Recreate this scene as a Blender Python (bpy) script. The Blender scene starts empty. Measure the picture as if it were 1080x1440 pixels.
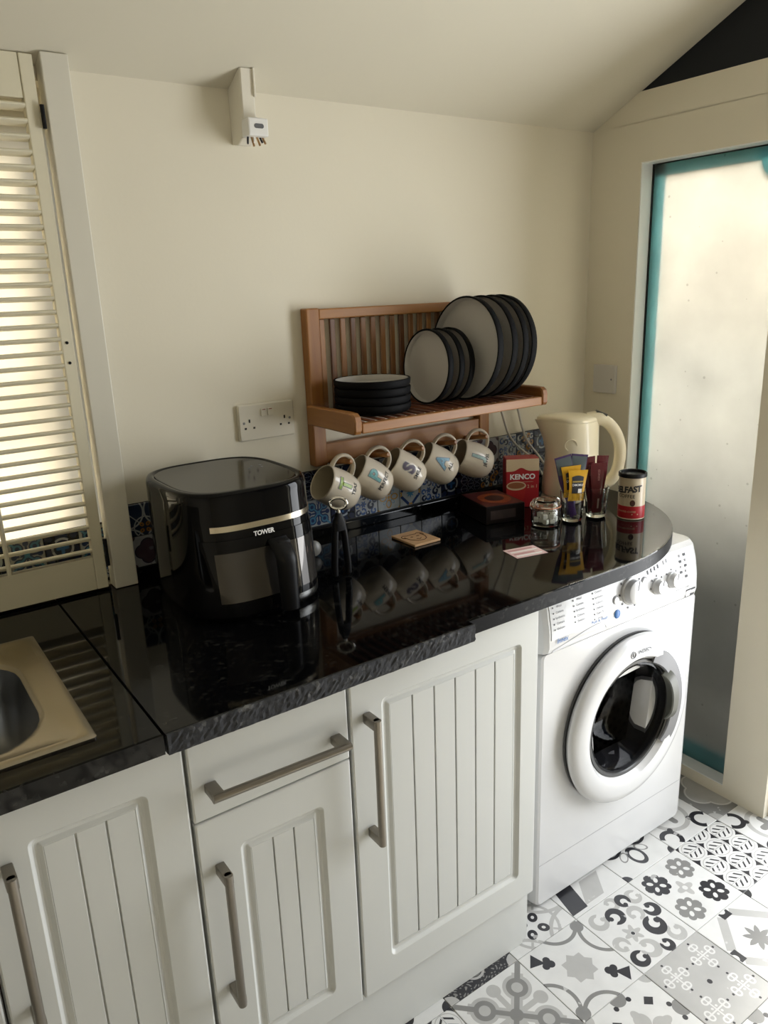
import bpy, bmesh, math, random
from mathutils import Vector, Matrix
random.seed(7)
S = bpy.context.scene
COL = S.collection
PI = math.pi

# ------------------------------------------------------------------ camera
CAM = Vector((-.6191, -1.6562, 1.5079)); FPX = 1080.87
def cam_basis(yaw, pitch, roll):
    cy, sy, cp, sp = math.cos(yaw), math.sin(yaw), math.cos(pitch), math.sin(pitch)
    f = Vector((-sy*cp, cy*cp, sp)); r = Vector((cy, sy, 0)); u = r.cross(f)
    c, s = math.cos(roll), math.sin(roll)
    return r*c + u*s, u*c - r*s, f
r_, u_, f_ = cam_basis(-.6037, -.2823, -.0381)
cd = bpy.data.cameras.new('camera'); cam = bpy.data.objects.new('camera', cd); COL.objects.link(cam)
cam.matrix_world = Matrix(((r_.x, u_.x, -f_.x, CAM.x), (r_.y, u_.y, -f_.y, CAM.y), (r_.z, u_.z, -f_.z, CAM.z), (0, 0, 0, 1)))
cd.sensor_fit = 'VERTICAL'; cd.sensor_height = 36; cd.sensor_width = 27; cd.lens = FPX/1440*36; cd.clip_start = .02
S.camera = cam

# ------------------------------------------------------------------ world, sun, daylight, exposure
W = bpy.data.worlds.new('sky'); S.world = W; W.use_nodes = True
wn = W.node_tree; wn.nodes.clear()
sky = wn.nodes.new('ShaderNodeTexSky'); sky.sky_type = 'NISHITA'; sky.sun_disc = False
sky.sun_elevation = math.radians(32); sky.sun_rotation = math.radians(62); sky.air_density = 1.0; sky.dust_density = 4.0; sky.ozone_density = 1.0
bg = wn.nodes.new('ShaderNodeBackground'); bg.inputs['Strength'].default_value = .10
wo = wn.nodes.new('ShaderNodeOutputWorld')
wn.links.new(sky.outputs[0], bg.inputs[0]); wn.links.new(bg.outputs[0], wo.inputs[0])

sd = bpy.data.lights.new('sun', 'SUN'); sd.energy = 9.0; sd.angle = math.radians(22); sd.color = (1, .93, .78)
sun = bpy.data.objects.new('sun', sd); COL.objects.link(sun)
SUN_DIR = Vector((.85, .33, .62)).normalized()            # towards the sun
sun.rotation_euler = SUN_DIR.to_track_quat('Z', 'Y').to_euler()

ad = bpy.data.lights.new('doorway_daylight', 'AREA'); ad.shape = 'RECTANGLE'; ad.size = .84; ad.size_y = 1.85
ad.energy = 27; ad.color = (.94, .97, 1)
al = bpy.data.objects.new('doorway_daylight', ad); COL.objects.link(al)
al.location = (1.62, -1.17, 1.05); al.rotation_euler = (0, math.radians(90), 0); al.rotation_euler.rotate_axis('Z', math.radians(90))

vs = S.view_settings; S.display_settings.display_device = 'sRGB'
vs.view_transform = 'Standard'; vs.look = 'None'; vs.gamma = 1; vs.use_curve_mapping = False
vs.exposure = 0.80

# ------------------------------------------------------------------ helpers
def lin(c):
    return tuple((x/12.92 if x <= .04045 else ((x+.055)/1.055)**2.4) for x in c)
def srgb(r, g, b): return lin((r/255, g/255, b/255))

MATS = {}
def mat(name, color, rough=.5, metal=0, spec=.5, trans=0, ior=1.45, var=0, vscale=8, bump=0, bscale=60, coat=0, alpha=1, sss=0):
    if name in MATS: return MATS[name]
    m = bpy.data.materials.new(name); m.use_nodes = True
    nt = m.node_tree; p = nt.nodes['Principled BSDF']
    p.inputs['Base Color'].default_value = (*color, 1); p.inputs['Roughness'].default_value = rough
    p.inputs['Metallic'].default_value = metal; p.inputs['Specular IOR Level'].default_value = spec
    p.inputs['Transmission Weight'].default_value = trans; p.inputs['IOR'].default_value = ior
    p.inputs['Coat Weight'].default_value = coat; p.inputs['Alpha'].default_value = alpha
    tc = None
    if var or bump: tc = nt.nodes.new('ShaderNodeTexCoord')
    if var:
        n = nt.nodes.new('ShaderNodeTexNoise'); n.inputs['Scale'].default_value = vscale; n.inputs['Detail'].default_value = 6
        nt.links.new(tc.outputs['Object'], n.inputs['Vector'])
        mx = nt.nodes.new('ShaderNodeMix'); mx.data_type = 'RGBA'
        mx.inputs['A'].default_value = (*[max(0, c*(1-var)) for c in color], 1); mx.inputs['B'].default_value = (*[min(1, c*(1+var)) for c in color], 1)
        nt.links.new(n.outputs['Fac'], mx.inputs['Factor']); nt.links.new(mx.outputs['Result'], p.inputs['Base Color'])
    if bump:
        n = nt.nodes.new('ShaderNodeTexNoise'); n.inputs['Scale'].default_value = bscale; n.inputs['Detail'].default_value = 4
        nt.links.new(tc.outputs['Object'], n.inputs['Vector'])
        b = nt.nodes.new('ShaderNodeBump'); b.inputs['Strength'].default_value = bump; b.inputs['Distance'].default_value = .002
        nt.links.new(n.outputs['Fac'], b.inputs['Height']); nt.links.new(b.outputs['Normal'], p.inputs['Normal'])
    MATS[name] = m
    return m

def emptything(name, label, cat, loc=(0, 0, 0), group=None):
    o = bpy.data.objects.new(name, None); COL.objects.link(o); o.location = loc; o.empty_display_size = .02
    tag(o, label, cat, group); return o
def tag(o, label=None, cat=None, group=None, kind=None):
    if label: o['label'] = label
    if cat: o['category'] = cat
    if group: o['group'] = group
    if kind: o['kind'] = kind
    return o
def obj(name, bm, m, parent=None, smooth=False, loc=None, rot=None, label=None, flat=None):
    me = bpy.data.meshes.new(name)
    bmesh.ops.recalc_face_normals(bm, faces=bm.faces[:])
    bm.to_mesh(me); bm.free()
    ms = m if isinstance(m, (list, tuple)) else [m]
    for k in ms: me.materials.append(k)
    if smooth:
        for p in me.polygons: p.use_smooth = True
        if smooth != 'all':
            me.set_sharp_from_angle(angle=math.radians(40 if smooth is True else smooth))
    if flat is not None:
        for p in me.polygons:
            if abs(p.normal[flat]) > .9995: p.use_smooth = False
    o = bpy.data.objects.new(name, me); COL.objects.link(o)
    if parent: o.parent = parent
    if loc: o.location = loc
    if rot: o.rotation_euler = rot
    if label: o['label'] = label
    return o
def struct(name, bm, m, smooth=False):
    o = obj(name, bm, m, None, smooth); o['kind'] = 'structure'; return o

def add_box(bm, x0, x1, y0, y1, z0, z1, bev=0, seg=2, mi=0, M=None):
    r = bmesh.ops.create_cube(bm, size=1)
    vs_ = r['verts']
    T = Matrix.Translation(((x0+x1)/2, (y0+y1)/2, (z0+z1)/2)) @ Matrix.Diagonal((abs(x1-x0), abs(y1-y0), abs(z1-z0), 1))
    bmesh.ops.transform(bm, matrix=T, verts=vs_)
    fs = set(f for v in vs_ for f in v.link_faces)
    if bev:
        es = list(set(e for v in vs_ for e in v.link_edges))
        rr = bmesh.ops.bevel(bm, geom=es, offset=bev, segments=seg, profile=.5, affect='EDGES', clamp_overlap=True)
        fs = set(rr['faces']) | set(f for f in fs if f.is_valid)
        vs_ = list(set(v for f in fs for v in f.verts))
    for f in fs:
        if f.is_valid: f.material_index = mi
    if M is not None: bmesh.ops.transform(bm, matrix=M, verts=vs_)
    return vs_
def box(x0, x1, y0, y1, z0, z1, bev=0, seg=2):
    bm = bmesh.new(); add_box(bm, x0, x1, y0, y1, z0, z1, bev, seg); return bm
def loft(loops, bm=None, cap0=True, cap1=True, mis=None):
    bm = bm or bmesh.new()
    V = [[bm.verts.new(p) for p in L] for L in loops]; n = len(loops[0])
    for k in range(len(V)-1):
        for i in range(n):
            f = bm.faces.new((V[k][i], V[k][(i+1) % n], V[k+1][(i+1) % n], V[k+1][i]))
            if mis: f.material_index = mis[k]
    if cap0: f = bm.faces.new(V[0][::-1]); f.material_index = mis[0] if mis else 0
    if cap1: f = bm.faces.new(V[-1]); f.material_index = mis[-1] if mis else 0
    return bm
def lathe(prof, seg=32, bm=None, mis=None, M=None):
    """profile of (r, z); r==0 ends collapse to a point"""
    bm = bm or bmesh.new(); rings = []
    allv = []
    for r, z in prof:
        if r < 1e-6: v = [bm.verts.new((0, 0, z))]
        else: v = [bm.verts.new((r*math.cos(2*PI*i/seg), r*math.sin(2*PI*i/seg), z)) for i in range(seg)]
        rings.append(v); allv += v
    for k in range(len(rings)-1):
        a, b = rings[k], rings[k+1]
        for i in range(seg):
            j = (i+1) % seg
            if len(a) == 1 and len(b) == 1: continue
            if len(a) == 1: f = bm.faces.new((a[0], b[j], b[i]))
            elif len(b) == 1: f = bm.faces.new((a[i], a[j], b[0]))
            else: f = bm.faces.new((a[i], a[j], b[j], b[i]))
            if mis: f.material_index = mis[k]
    if M is not None: bmesh.ops.transform(bm, matrix=M, verts=allv)
    return bm
def tube(pts, rad, seg=10, bm=None, closed=False, flat=1, up=None):
    bm = bm or bmesh.new(); pts = [Vector(p) for p in pts]; n = len(pts); rings = []
    rads = rad if isinstance(rad, (list, tuple)) else [rad]*n
    prev = None
    for i, p in enumerate(pts):
        if closed: t = (pts[(i+1) % n]-pts[i-1]).normalized()
        else: t = (pts[min(i+1, n-1)]-pts[max(i-1, 0)]).normalized()
        if up is not None: a = Vector(up) - t*t.dot(Vector(up))
        elif prev is None:
            a = Vector((0, 0, 1)) if abs(t.z) < .9 else Vector((1, 0, 0)); a = a - t*t.dot(a)
        else: a = prev - t*t.dot(prev)
        a.normalize(); prev = a; b = t.cross(a)
        rings.append([bm.verts.new(p + (a*math.cos(2*PI*k/seg)*flat + b*math.sin(2*PI*k/seg))*rads[i]) for k in range(seg)])
    for i in range(n if closed else n-1):
        A, B = rings[i], rings[(i+1) % n]
        for k in range(seg): bm.faces.new((A[k], A[(k+1) % seg], B[(k+1) % seg], B[k]))
    if not closed: bm.faces.new(rings[0][::-1]); bm.faces.new(rings[-1])
    return bm
def cyl(p0, p1, r, seg=16, bm=None): return tube([p0, p1], r, seg, bm)
def rrect(cx, cy, hx, hy, r, n=6):
    """rounded rectangle points in the plane, ccw"""
    o = []
    for sx, sy, a0 in ((1, 1, 0), (-1, 1, 90), (-1, -1, 180), (1, -1, 270)):
        for k in range(n+1):
            a = math.radians(a0+90*k/n)
            o.append((cx+sx*(hx-r)+r*math.cos(a), cy+sy*(hy-r)+r*math.sin(a)))
    return o
def sup(a, b, n, k, seg=64):
    t = 2*PI*k/seg; c, s = math.cos(t), math.sin(t)
    return (a*math.copysign(abs(c)**(2/n), c), b*math.copysign(abs(s)**(2/n), s))
def prism(poly, z0, z1, bm=None, bev=0):
    bm = bm or bmesh.new()
    if bev:
        c = [sum(p[0] for p in poly)/len(poly), sum(p[1] for p in poly)/len(poly)]
    return loft([[(x, y, z0) for x, y in poly], [(x, y, z1) for x, y in poly]], bm)
def xz(poly, y0, y1, bm=None):
    return loft([[(x, y0, z) for x, z in poly], [(x, y1, z) for x, z in poly]], bm)
def yz(poly, x0, x1, bm=None):
    return loft([[(x0, y, z) for y, z in poly], [(x1, y, z) for y, z in poly]], bm)
def shell(fn, us, vs2, thick, bm=None):
    """a strip that follows fn(u,v)->(point, outward normal), with thickness"""
    bm = bm or bmesh.new(); F = []; B = []
    for v in vs2:
        fr = []; br = []
        for u in us:
            p, n = fn(u, v); p = Vector(p); n = Vector(n)
            fr.append(bm.verts.new(p+n*thick)); br.append(bm.verts.new(p-n*.001))
        F.append(fr); B.append(br)
    nu, nv = len(us), len(vs2)
    for j in range(nv-1):
        for i in range(nu-1):
            bm.faces.new((F[j][i], F[j][i+1], F[j+1][i+1], F[j+1][i])); bm.faces.new((B[j][i], B[j+1][i], B[j+1][i+1], B[j][i+1]))
    for i in range(nu-1):
        bm.faces.new((F[0][i], B[0][i], B[0][i+1], F[0][i+1])); bm.faces.new((F[-1][i], F[-1][i+1], B[-1][i+1], B[-1][i]))
    for j in range(nv-1):
        bm.faces.new((F[j][0], F[j+1][0], B[j+1][0], B[j][0])); bm.faces.new((F[j][-1], B[j][-1], B[j+1][-1], F[j+1][-1]))
    return bm
def linsp(a, b, n): return [a+(b-a)*i/(n-1) for i in range(n)]

def text_bm(body, size, bold=0, space=1.0, shear=0, sub=0):
    """flat lettering in XY, centred on the origin"""
    c = bpy.data.curves.new('lettering', 'FONT'); c.body = body; c.size = size; c.align_x = 'CENTER'; c.align_y = 'CENTER'
    c.offset = bold; c.space_character = space; c.shear = shear; c.resolution_u = 3
    o = bpy.data.objects.new('lettering_tmp', c); COL.objects.link(o)
    dg = bpy.context.evaluated_depsgraph_get(); me = bpy.data.meshes.new_from_object(o.evaluated_get(dg))
    bpy.data.objects.remove(o); bm = bmesh.new(); bm.from_mesh(me); bpy.data.meshes.remove(me); bpy.data.curves.remove(c)
    if sub:
        bmesh.ops.triangulate(bm, faces=bm.faces[:])
        for _ in range(sub):
            es = [e for e in bm.edges if e.calc_length() > size*.12]
            if not es: break
            bmesh.ops.subdivide_edges(bm, edges=es, cuts=1); bmesh.ops.triangulate(bm, faces=bm.faces[:])
    return bm
def warp(bm, fn):
    for v in bm.verts: v.co = Vector(fn(v.co.x, v.co.y))
    return bm
def bm_plain(bm, m, name, parent, label=None):
    me = bpy.data.meshes.new(name); bm.to_mesh(me); bm.free(); me.materials.append(m)
    o = bpy.data.objects.new(name, me); COL.objects.link(o); o.parent = parent
    if label: o['label'] = label
    return o
def copy_tree(o, parent=None):
    c = o.copy(); COL.objects.link(c); c.parent = parent
    for ch in [x for x in bpy.data.objects if x.parent == o]: copy_tree(ch, c)
    return c

# ------------------------------------------------------------------ node expressions for printed tile patterns
class X:
    nt = None
    def __init__(s, sock): s.k = sock
    @staticmethod
    def op(o, *a):
        n = X.nt.nodes.new('ShaderNodeMath'); n.operation = o
        for i, v in enumerate(a):
            if isinstance(v, X): X.nt.links.new(v.k, n.inputs[i])
            else: n.inputs[i].default_value = v
        return X(n.outputs[0])
    def __add__(s, o): return X.op('ADD', s, o)
    __radd__ = __add__
    def __sub__(s, o): return X.op('SUBTRACT', s, o)
    def __rsub__(s, o): return X.op('SUBTRACT', o, s)
    def __mul__(s, o): return X.op('MULTIPLY', s, o)
    __rmul__ = __mul__
    def __lt__(s, o): return X.op('LESS_THAN', s, o)
    def __gt__(s, o): return X.op('GREATER_THAN', s, o)
    def __or__(s, o): return X.op('MAXIMUM', s, o)
    def __and__(s, o): return X.op('MULTIPLY', s, o)
def xabs(a): return X.op('ABSOLUTE', a)
def xmax(a, b): return X.op('MAXIMUM', a, b)
def xmin(a, b): return X.op('MINIMUM', a, b)
def xsin(a): return X.op('SINE', a)
def xcos(a): return X.op('COSINE', a)
def hyp(a, b): return X.op('SQRT', a*a+b*b)
def ang(u, v): return X.op('ARCTAN2', v, u)
def frac(a): return X.op('FRACT', a)
def flr(a): return X.op('FLOOR', a)

def folds(u, v):
    au, av = xabs(u), xabs(v)
    return au, av, xmax(au, av), xmin(au, av), (au+av)*.7071, xabs(au-av)*.7071
def rot45(u, v): return (u+v)*.6, (v-u)*.6
def p_snow(u, v):
    u, v = rot45(u, v)
    au, av, a, b, da, db = folds(u, v); d = hyp(a-.58, b); dd = hyp(da-.62, db)
    return [((d < .28) | ((b < .11) & (a < .9)), 1), ((dd < .14) | ((db < .055) & (da < .6)), 1), (((b < .05) & (a < .45)) | (hyp(u, v) < .13), 2),
            (((d < .21) & (d > .11)) | ((b < .055) & (a > .74)), 2), (hyp(au-.97, av-.97) < .16, 3)]
def p_club(u, v):
    v, u = rot45(u, v)
    au, av, a, b, da, db = folds(u, v); d = hyp(au-.52, av-.98)
    return [(((d < .53) & (d > .45)), 2), (hyp(au-.0, av-1.0) < .14, 2), ((a < .25) | (da < .25), 1), (((a < .25) | (da < .25)) & (hyp(u, v) < .12), 1),
            ((hyp(au-.55, av) < .085) | (hyp(au-.64, av-.075) < .075) | ((av < (.035+xmax(au-.72, 0)*.55)) & (au > .6) & (au < .95)), 3)]
def p_curl(u, v):
    def sc(cx, cy, r, w, a0):
        du, dv = u-cx, v-cy; d = hyp(du, dv); c, s_ = math.cos(a0), math.sin(a0)
        ring = xabs(d-r) < (w*(1.1+(du*c+dv*s_)*(-.8/r)*.5))
        cut = 1-((xabs(du*s_-dv*c) < r*.45) & ((du*c+dv*s_) > 0))
        return (ring & cut) | (hyp(du-c*r*.55-s_*r*.4, dv-s_*r*.55+c*r*.4) < w*1.15)
    def grp(L):
        m = None
        for a in L: k = sc(*a); m = k if m is None else (m | k)
        return m
    g = grp([(-.62, .60, .19, .055, .6), (-.30, -.62, .20, .06, 2.4), (.30, .22, .17, .05, 4.0), (-.72, -.20, .16, .05, 5.2), (.62, -.70, .18, .055, 1.2), (.05, .78, .15, .045, 3.0), (.72, .62, .17, .05, .2)])
    k = grp([(-.20, .45, .19, .06, 3.6), (.40, -.25, .21, .07, .9), (.72, .10, .16, .055, 2.2), (-.68, -.68, .17, .055, .3), (.38, .66, .15, .05, 5.0), (.12, -.80, .13, .045, 1.9)])
    fl = hyp(u+.25, v+.12); f2 = ang(u+.25, v+.12)
    return [(g, 1), (k, 3), ((fl < .2+.06*xcos(6.0*f2)) & (fl > .06), 1), (fl < .05, 3)]
def p_rose(u, v):
    w, z = (u+1)*1.0, (v+1)*1.0
    cu, cv = (frac(w)-.5)*2.0, (frac(z)-.5)*2.0; par = frac((flr(w)+flr(z))*.5) > .25
    au, av, a, b, da, db = folds(cu, cv); r = hyp(cu, cv)
    lob = (hyp(a-.5, b) < .26) | (hyp(da-.55, db) < .20) | ((r < .4))
    hole = (hyp(da-.33, db*1.5) < .17) | ((hyp(a-.8, b) < .06))
    cen = (b < .05) & (a < .55)
    m = ((lob & (1-hole)) | cen)
    r0 = hyp(u, v); a0 = ang(u, v)
    return [(m & (1-par), 2), (m & par, 3), ((r0 < .2+.07*xcos(4.0*a0)) & (r0 > .07), 1)]
def p_leaf(u, v):
    w = (u+1)*1.5; row = flr(w); z = (v+1)*1.5+.5*row
    cu, cv = (frac(w)-.5)*2.0, (frac(z)-.5)*2.0
    e = hyp(cu*1.05, cv*1.1); ins = (e < .86) & (xabs(cv) > .07)
    lf = (xsin(11.0*cu+8.5*xabs(cv)) > .52) & ins & (e > .16) & (xabs(cv) < .62)
    return [((e > .93) & (e < 1.0), 1), (lf, 3), (xabs(cv) < .03, 1), ((e > 1.2), 3)]
def p_cube(u, v):
    au = xabs(u)
    k = (xabs(u+.62-.25*(v+.5)) < .27) & (v > -.9) & (v < .1); g = (xabs(u-.06-.7*(v+.6)) < .34) & (v > -.85) & (v < -.2)
    return [(g, 1), (k, 3), ((xabs(v-.55) < .3) & (xabs(u-.2) < .5), 2)]
def p_cross(u, v):
    cu, cv = (frac((u+1)*1.0)-.5)*2.0, (frac((v+1)*1.0)-.5)*2.0
    au, av, a, b, da, db = folds(cu, cv); d = hyp(a-.52, b-.1)
    bg_ = (xmax(xabs(u), xabs(v)) < 1.1)
    return [(bg_, 1), (((d < .17) & (d > .09)) | ((b < .035) & (a < .7)) | (hyp(da-.2, db) < .06), 0), ((hyp(a-.78, b) < .06), 3), ((hyp(u, v) < .06), 3)]
def p_star(u, v):
    au, av, a, b, da, db = folds(u, v)
    tt = xabs(frac(ang(u, v)*(8/(2*PI))+.5)-.5)*2.0; st = hyp(u, v) < (.38-.20*tt); fr = (da > .62) & (da < .84) & (db < .5)
    return [(fr, 1), (st, 2), ((au > .78) & (av < .16) & (au < .97) & (hyp(au-1, av) > .1), 3), ((av > .78) & (au < .16) & (av < .97) & (hyp(au, av-1) > .1), 3)]
def p_lotus(u, v):
    au, av, a, b, da, db = folds(u, v); r = hyp(u, v)
    di = (xabs(au-.52)+xabs(av-.52)*1.2) < .15
    return [((hyp(a-.28, b*1.1) < .2) | (hyp(a-.42, b*1.6) < .16), 1), (di, 3), ((hyp(a-.95, b) < .2), 2), ((hyp(au-.2, av-.8) < .06) | (hyp(au-.8, av-.2) < .06), 3), ((hyp(au-1, av-1) < .22), 1)]
def p_dark(u, v):
    au, av, a, b, da, db = folds(u, v); d = hyp(a-.55, b); n = xsin(23*u+4*xsin(17*v))*xsin(21*v+3*xsin(19*u))
    return [(a < 1.2, 3), ((n > .5), 2), ((d < .28) & (d > .22), 1), ((d < .2), 2), ((hyp(au-1, av-1) < .25), 1)]
def p_four(u, v):
    v = v+.5
    au, av, a, b, da, db = folds(u, v); r = hyp(u, v); c = hyp(au-1, av-1)
    return [((c < 1.02) & (c > .92), 1), ((r > .62) & (r < .7), 1), ((hyp(da-.27, db*1.2) < .15), 3), ((hyp(da-.27, db*1.2) < .05), 0), (((db < .03) & (da > .5)), 1)]
def p_loop(u, v):
    au, av, a, b, da, db = folds(u, v); d = hyp(a-.5, b*1.35); e = hyp(da-.5, db*1.7)
    return [((d < .34) & (d > .22), 3), ((e < .2) & (e > .15), 2), ((hyp(u, v) < .12), 3), ((c_ := hyp(au-1, av-1)) < .2, 3)]
def p_quat(u, v):
    au, av, a, b, da, db = folds(u, v); d = hyp(a-.36, b)
    return [(a < 1.2, 2), (d < .46, 1), ((d < .44) & (d > .40), 0), (hyp(au-1, av-1) < .3, 1)]
def p_crab(u, v):
    au, av, a, b, da, db = folds(u, v); r = hyp(u, v); d = hyp(da-.98, db)
    return [((r < .66) & (r > .52), 1), ((r < .3) & (a > .0) & (b < .1), 2), ((hyp(a-.28, b) < .1), 2), ((d < .34) & (d > .2) & (da < 1.08), 3), ((hyp(da-.62, db) < .08), 3)]

def tile_mat(name, pat, pal, half, rough, wear=.12):
    m = bpy.data.materials.new(name); m.use_nodes = True; nt = m.node_tree; X.nt = nt
    p = nt.nodes['Principled BSDF']; p.inputs['Roughness'].default_value = rough
    tc = nt.nodes.new('ShaderNodeTexCoord'); sp = nt.nodes.new('ShaderNodeSeparateXYZ'); nt.links.new(tc.outputs['Object'], sp.inputs[0])
    u, v = X(sp.outputs[0])*(1/half), X(sp.outputs[1])*(1/half)
    no = nt.nodes.new('ShaderNodeTexNoise'); no.inputs['Scale'].default_value = 2.2/half; no.inputs['Detail'].default_value = 8
    oi = nt.nodes.new('ShaderNodeObjectInfo'); va = nt.nodes.new('ShaderNodeVectorMath'); va.operation = 'ADD'
    nt.links.new(tc.outputs['Object'], va.inputs[0]); nt.links.new(oi.outputs['Location'], va.inputs[1]); nt.links.new(va.outputs[0], no.inputs['Vector'])
    nz = X(no.outputs['Fac'])
    rgb = nt.nodes.new('ShaderNodeRGB'); rgb.outputs[0].default_value = (*pal[0], 1); cur = rgb.outputs[0]
    for mask, i in pat(u, v):
        if not isinstance(mask, X): continue
        mx = nt.nodes.new('ShaderNodeMix'); mx.data_type = 'RGBA'; fac = mask*(1-(nz > .66)*.55)
        nt.links.new(fac.k, mx.inputs['Factor']); nt.links.new(cur, mx.inputs['A']); mx.inputs['B'].default_value = (*pal[i], 1); cur = mx.outputs['Result']
    mx = nt.nodes.new('ShaderNodeMix'); mx.data_type = 'RGBA'; mx.blend_type = 'MULTIPLY'; mx.inputs['Factor'].default_value = 1
    k = nz*(wear*4)+(1-wear*2); cmb = nt.nodes.new('ShaderNodeCombineColor')
    for q in range(3): nt.links.new(k.k, cmb.inputs[q])
    nt.links.new(cur, mx.inputs['A']); nt.links.new(cmb.outputs[0], mx.inputs['B']); nt.links.new(mx.outputs['Result'], p.inputs['Base Color'])
    return m

# ------------------------------------------------------------------ materials
M_WALL = mat('cream wall paint', (.74, .69, .565), .75, var=.03, vscale=3, bump=.08, bscale=120)
M_CEIL = mat('ceiling paint', (.63, .59, .48), .8, var=.02, vscale=2, bump=.06, bscale=90)
M_NAVY = mat('dark navy paint', (.004, .006, .010), .7)
M_TRIM = mat('painted wood trim', (.66, .63, .54), .45, var=.03, vscale=5)
M_SHUT = mat('cream shutter paint', (.70, .65, .50), .45, var=.04, vscale=9)
M_CAB = mat('pale grey white cabinet paint', (.60, .61, .59), .33, var=.012, vscale=4)
M_CARC = mat('cabinet carcass board', (.55, .55, .53), .5)
M_STEEL = mat('brushed steel', (.27, .245, .21), .34, metal=1, var=.08, vscale=30)
M_CHROME = mat('bright chrome', (.75, .74, .72), .12, metal=1)
M_SINK = mat('sink stainless steel', (.40, .36, .30), .26, metal=1, var=.06, vscale=20)
M_WHITE = mat('white appliance enamel', (.58, .58, .58), .2, coat=.2)
M_PLAST = mat('white plastic', (.80, .79, .76), .35)
M_OLDPL = mat('aged white plastic', (.74, .70, .60), .4)
M_SOCK = mat('socket plastic', (.66, .62, .52), .35)
M_BLACK = mat('black gloss plastic', (.003, .003, .0035), .06, spec=.22)
M_BLACKS = mat('black satin plastic', (.006, .006, .007), .42, spec=.25)
M_DARKHOLE = mat('black opening', (.003, .003, .003), .6)
M_BRASS = mat('brass terminal', (.45, .28, .14), .35, metal=1)
M_CREAMK = mat('cream kettle plastic', (.86, .77, .56), .28, coat=.2)
M_CREAMM = mat('cream stoneware glaze', (.60, .53, .42), .22, coat=.25)
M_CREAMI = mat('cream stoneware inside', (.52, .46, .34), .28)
M_PLIN = mat('grey white plate glaze', (.50, .48, .45), .3)
M_PLBK = mat('black plate glaze', (.0025, .0025, .003), .65, spec=.12)
M_GROUT = mat('grey grout', (.45, .44, .42), .8)
M_DGROUT = mat('dark grout', (.02, .02, .022), .8)
M_TEAL = bpy.data.materials.new('teal translucent glazing strip'); M_TEAL.use_nodes = True
_nt = M_TEAL.node_tree; _nt.nodes.remove(_nt.nodes['Principled BSDF'])
_t = _nt.nodes.new('ShaderNodeBsdfTranslucent'); _t.inputs['Color'].default_value = (.46, .84, .90, 1)
_d = _nt.nodes.new('ShaderNodeBsdfDiffuse'); _d.inputs['Color'].default_value = (.25, .62, .66, 1)
_m = _nt.nodes.new('ShaderNodeMixShader'); _m.inputs[0].default_value = .3; _nt.links.new(_t.outputs[0], _m.inputs[1]); _nt.links.new(_d.outputs[0], _m.inputs[2])
_nt.links.new(_m.outputs[0], _nt.nodes['Material Output'].inputs['Surface'])
M_INK = mat('dark print', (.02, .02, .025), .5)
M_INKG = mat('grey print', (.22, .22, .23), .5)
M_INKB = mat('blue print', (.02, .12, .35), .45)
M_WPRINT = mat('white print', (.85, .83, .80), .5)
M_RED = mat('red carton print', (.36, .012, .018), .4)
M_DRED = mat('dark red film', (.10, .008, .012), .3, coat=.2)
M_CARTON = mat('cream carton print', (.62, .48, .30), .5)
M_GREYRING = mat('grey door plastic', (.13, .13, .135), .4)
M_GREYH = mat('grey door handle plastic', (.085, .088, .075), .35)
M_WIRE = mat('white cable', (.62, .60, .55), .45)

def glass(name, color=(1, 1, 1), rough=0, ior=1.45):
    return mat(name, color, rough, trans=1, ior=ior)
M_GLASS = glass('clear glass', (.95, .97, .95))
M_DGLASS = glass('smoked door glass', (.13, .13, .14), .03, 1.16)

def granite(name, rough, base, fleck):
    m = bpy.data.materials.new(name); m.use_nodes = True; nt = m.node_tree; p = nt.nodes['Principled BSDF']
    tc = nt.nodes.new('ShaderNodeTexCoord')
    vo = nt.nodes.new('ShaderNodeTexVoronoi'); vo.inputs['Scale'].default_value = 160; nt.links.new(tc.outputs['Object'], vo.inputs['Vector'])
    no = nt.nodes.new('ShaderNodeTexNoise'); no.inputs['Scale'].default_value = 35; no.inputs['Detail'].default_value = 8; nt.links.new(tc.outputs['Object'], no.inputs['Vector'])
    sp = nt.nodes.new('ShaderNodeSeparateColor'); nt.links.new(vo.outputs['Color'], sp.inputs[0])
    r1 = nt.nodes.new('ShaderNodeMapRange'); r1.inputs[1].default_value = .72; r1.inputs[2].default_value = 1; nt.links.new(sp.outputs[0], r1.inputs[0])
    r2 = nt.nodes.new('ShaderNodeMapRange'); r2.inputs[1].default_value = .45; r2.inputs[2].default_value = .75; nt.links.new(no.outputs['Fac'], r2.inputs[0])
    mm = nt.nodes.new('ShaderNodeMath'); mm.operation = 'MULTIPLY'; nt.links.new(r1.outputs[0], mm.inputs[0]); nt.links.new(r2.outputs[0], mm.inputs[1])
    mx = nt.nodes.new('ShaderNodeMix'); mx.data_type = 'RGBA'; mx.inputs['A'].default_value = (*base, 1); mx.inputs['B'].default_value = (*fleck, 1)
    nt.links.new(mm.outputs[0], mx.inputs['Factor']); nt.links.new(mx.outputs['Result'], p.inputs['Base Color'])
    p.inputs['Roughness'].default_value = rough; p.inputs['Specular IOR Level'].default_value = .25
    return m, nt, p, no
M_GRAN = granite('polished black granite', .05, (.0018, .0019, .0022), (.035, .035, .032))[0]
M_GRANE, _a, _p, _b = granite('honed black granite edge', .38, (.006, .006, .007), (.05, .05, .048)); _p.inputs['Specular IOR Level'].default_value = .08
M_GRANR, _nt, _p, _no = granite('rough sawn granite edge', .8, (.035, .036, .04), (.20, .20, .20))
_b = _nt.nodes.new('ShaderNodeBump'); _b.inputs['Strength'].default_value = .9; _b.inputs['Distance'].default_value = .004
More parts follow.
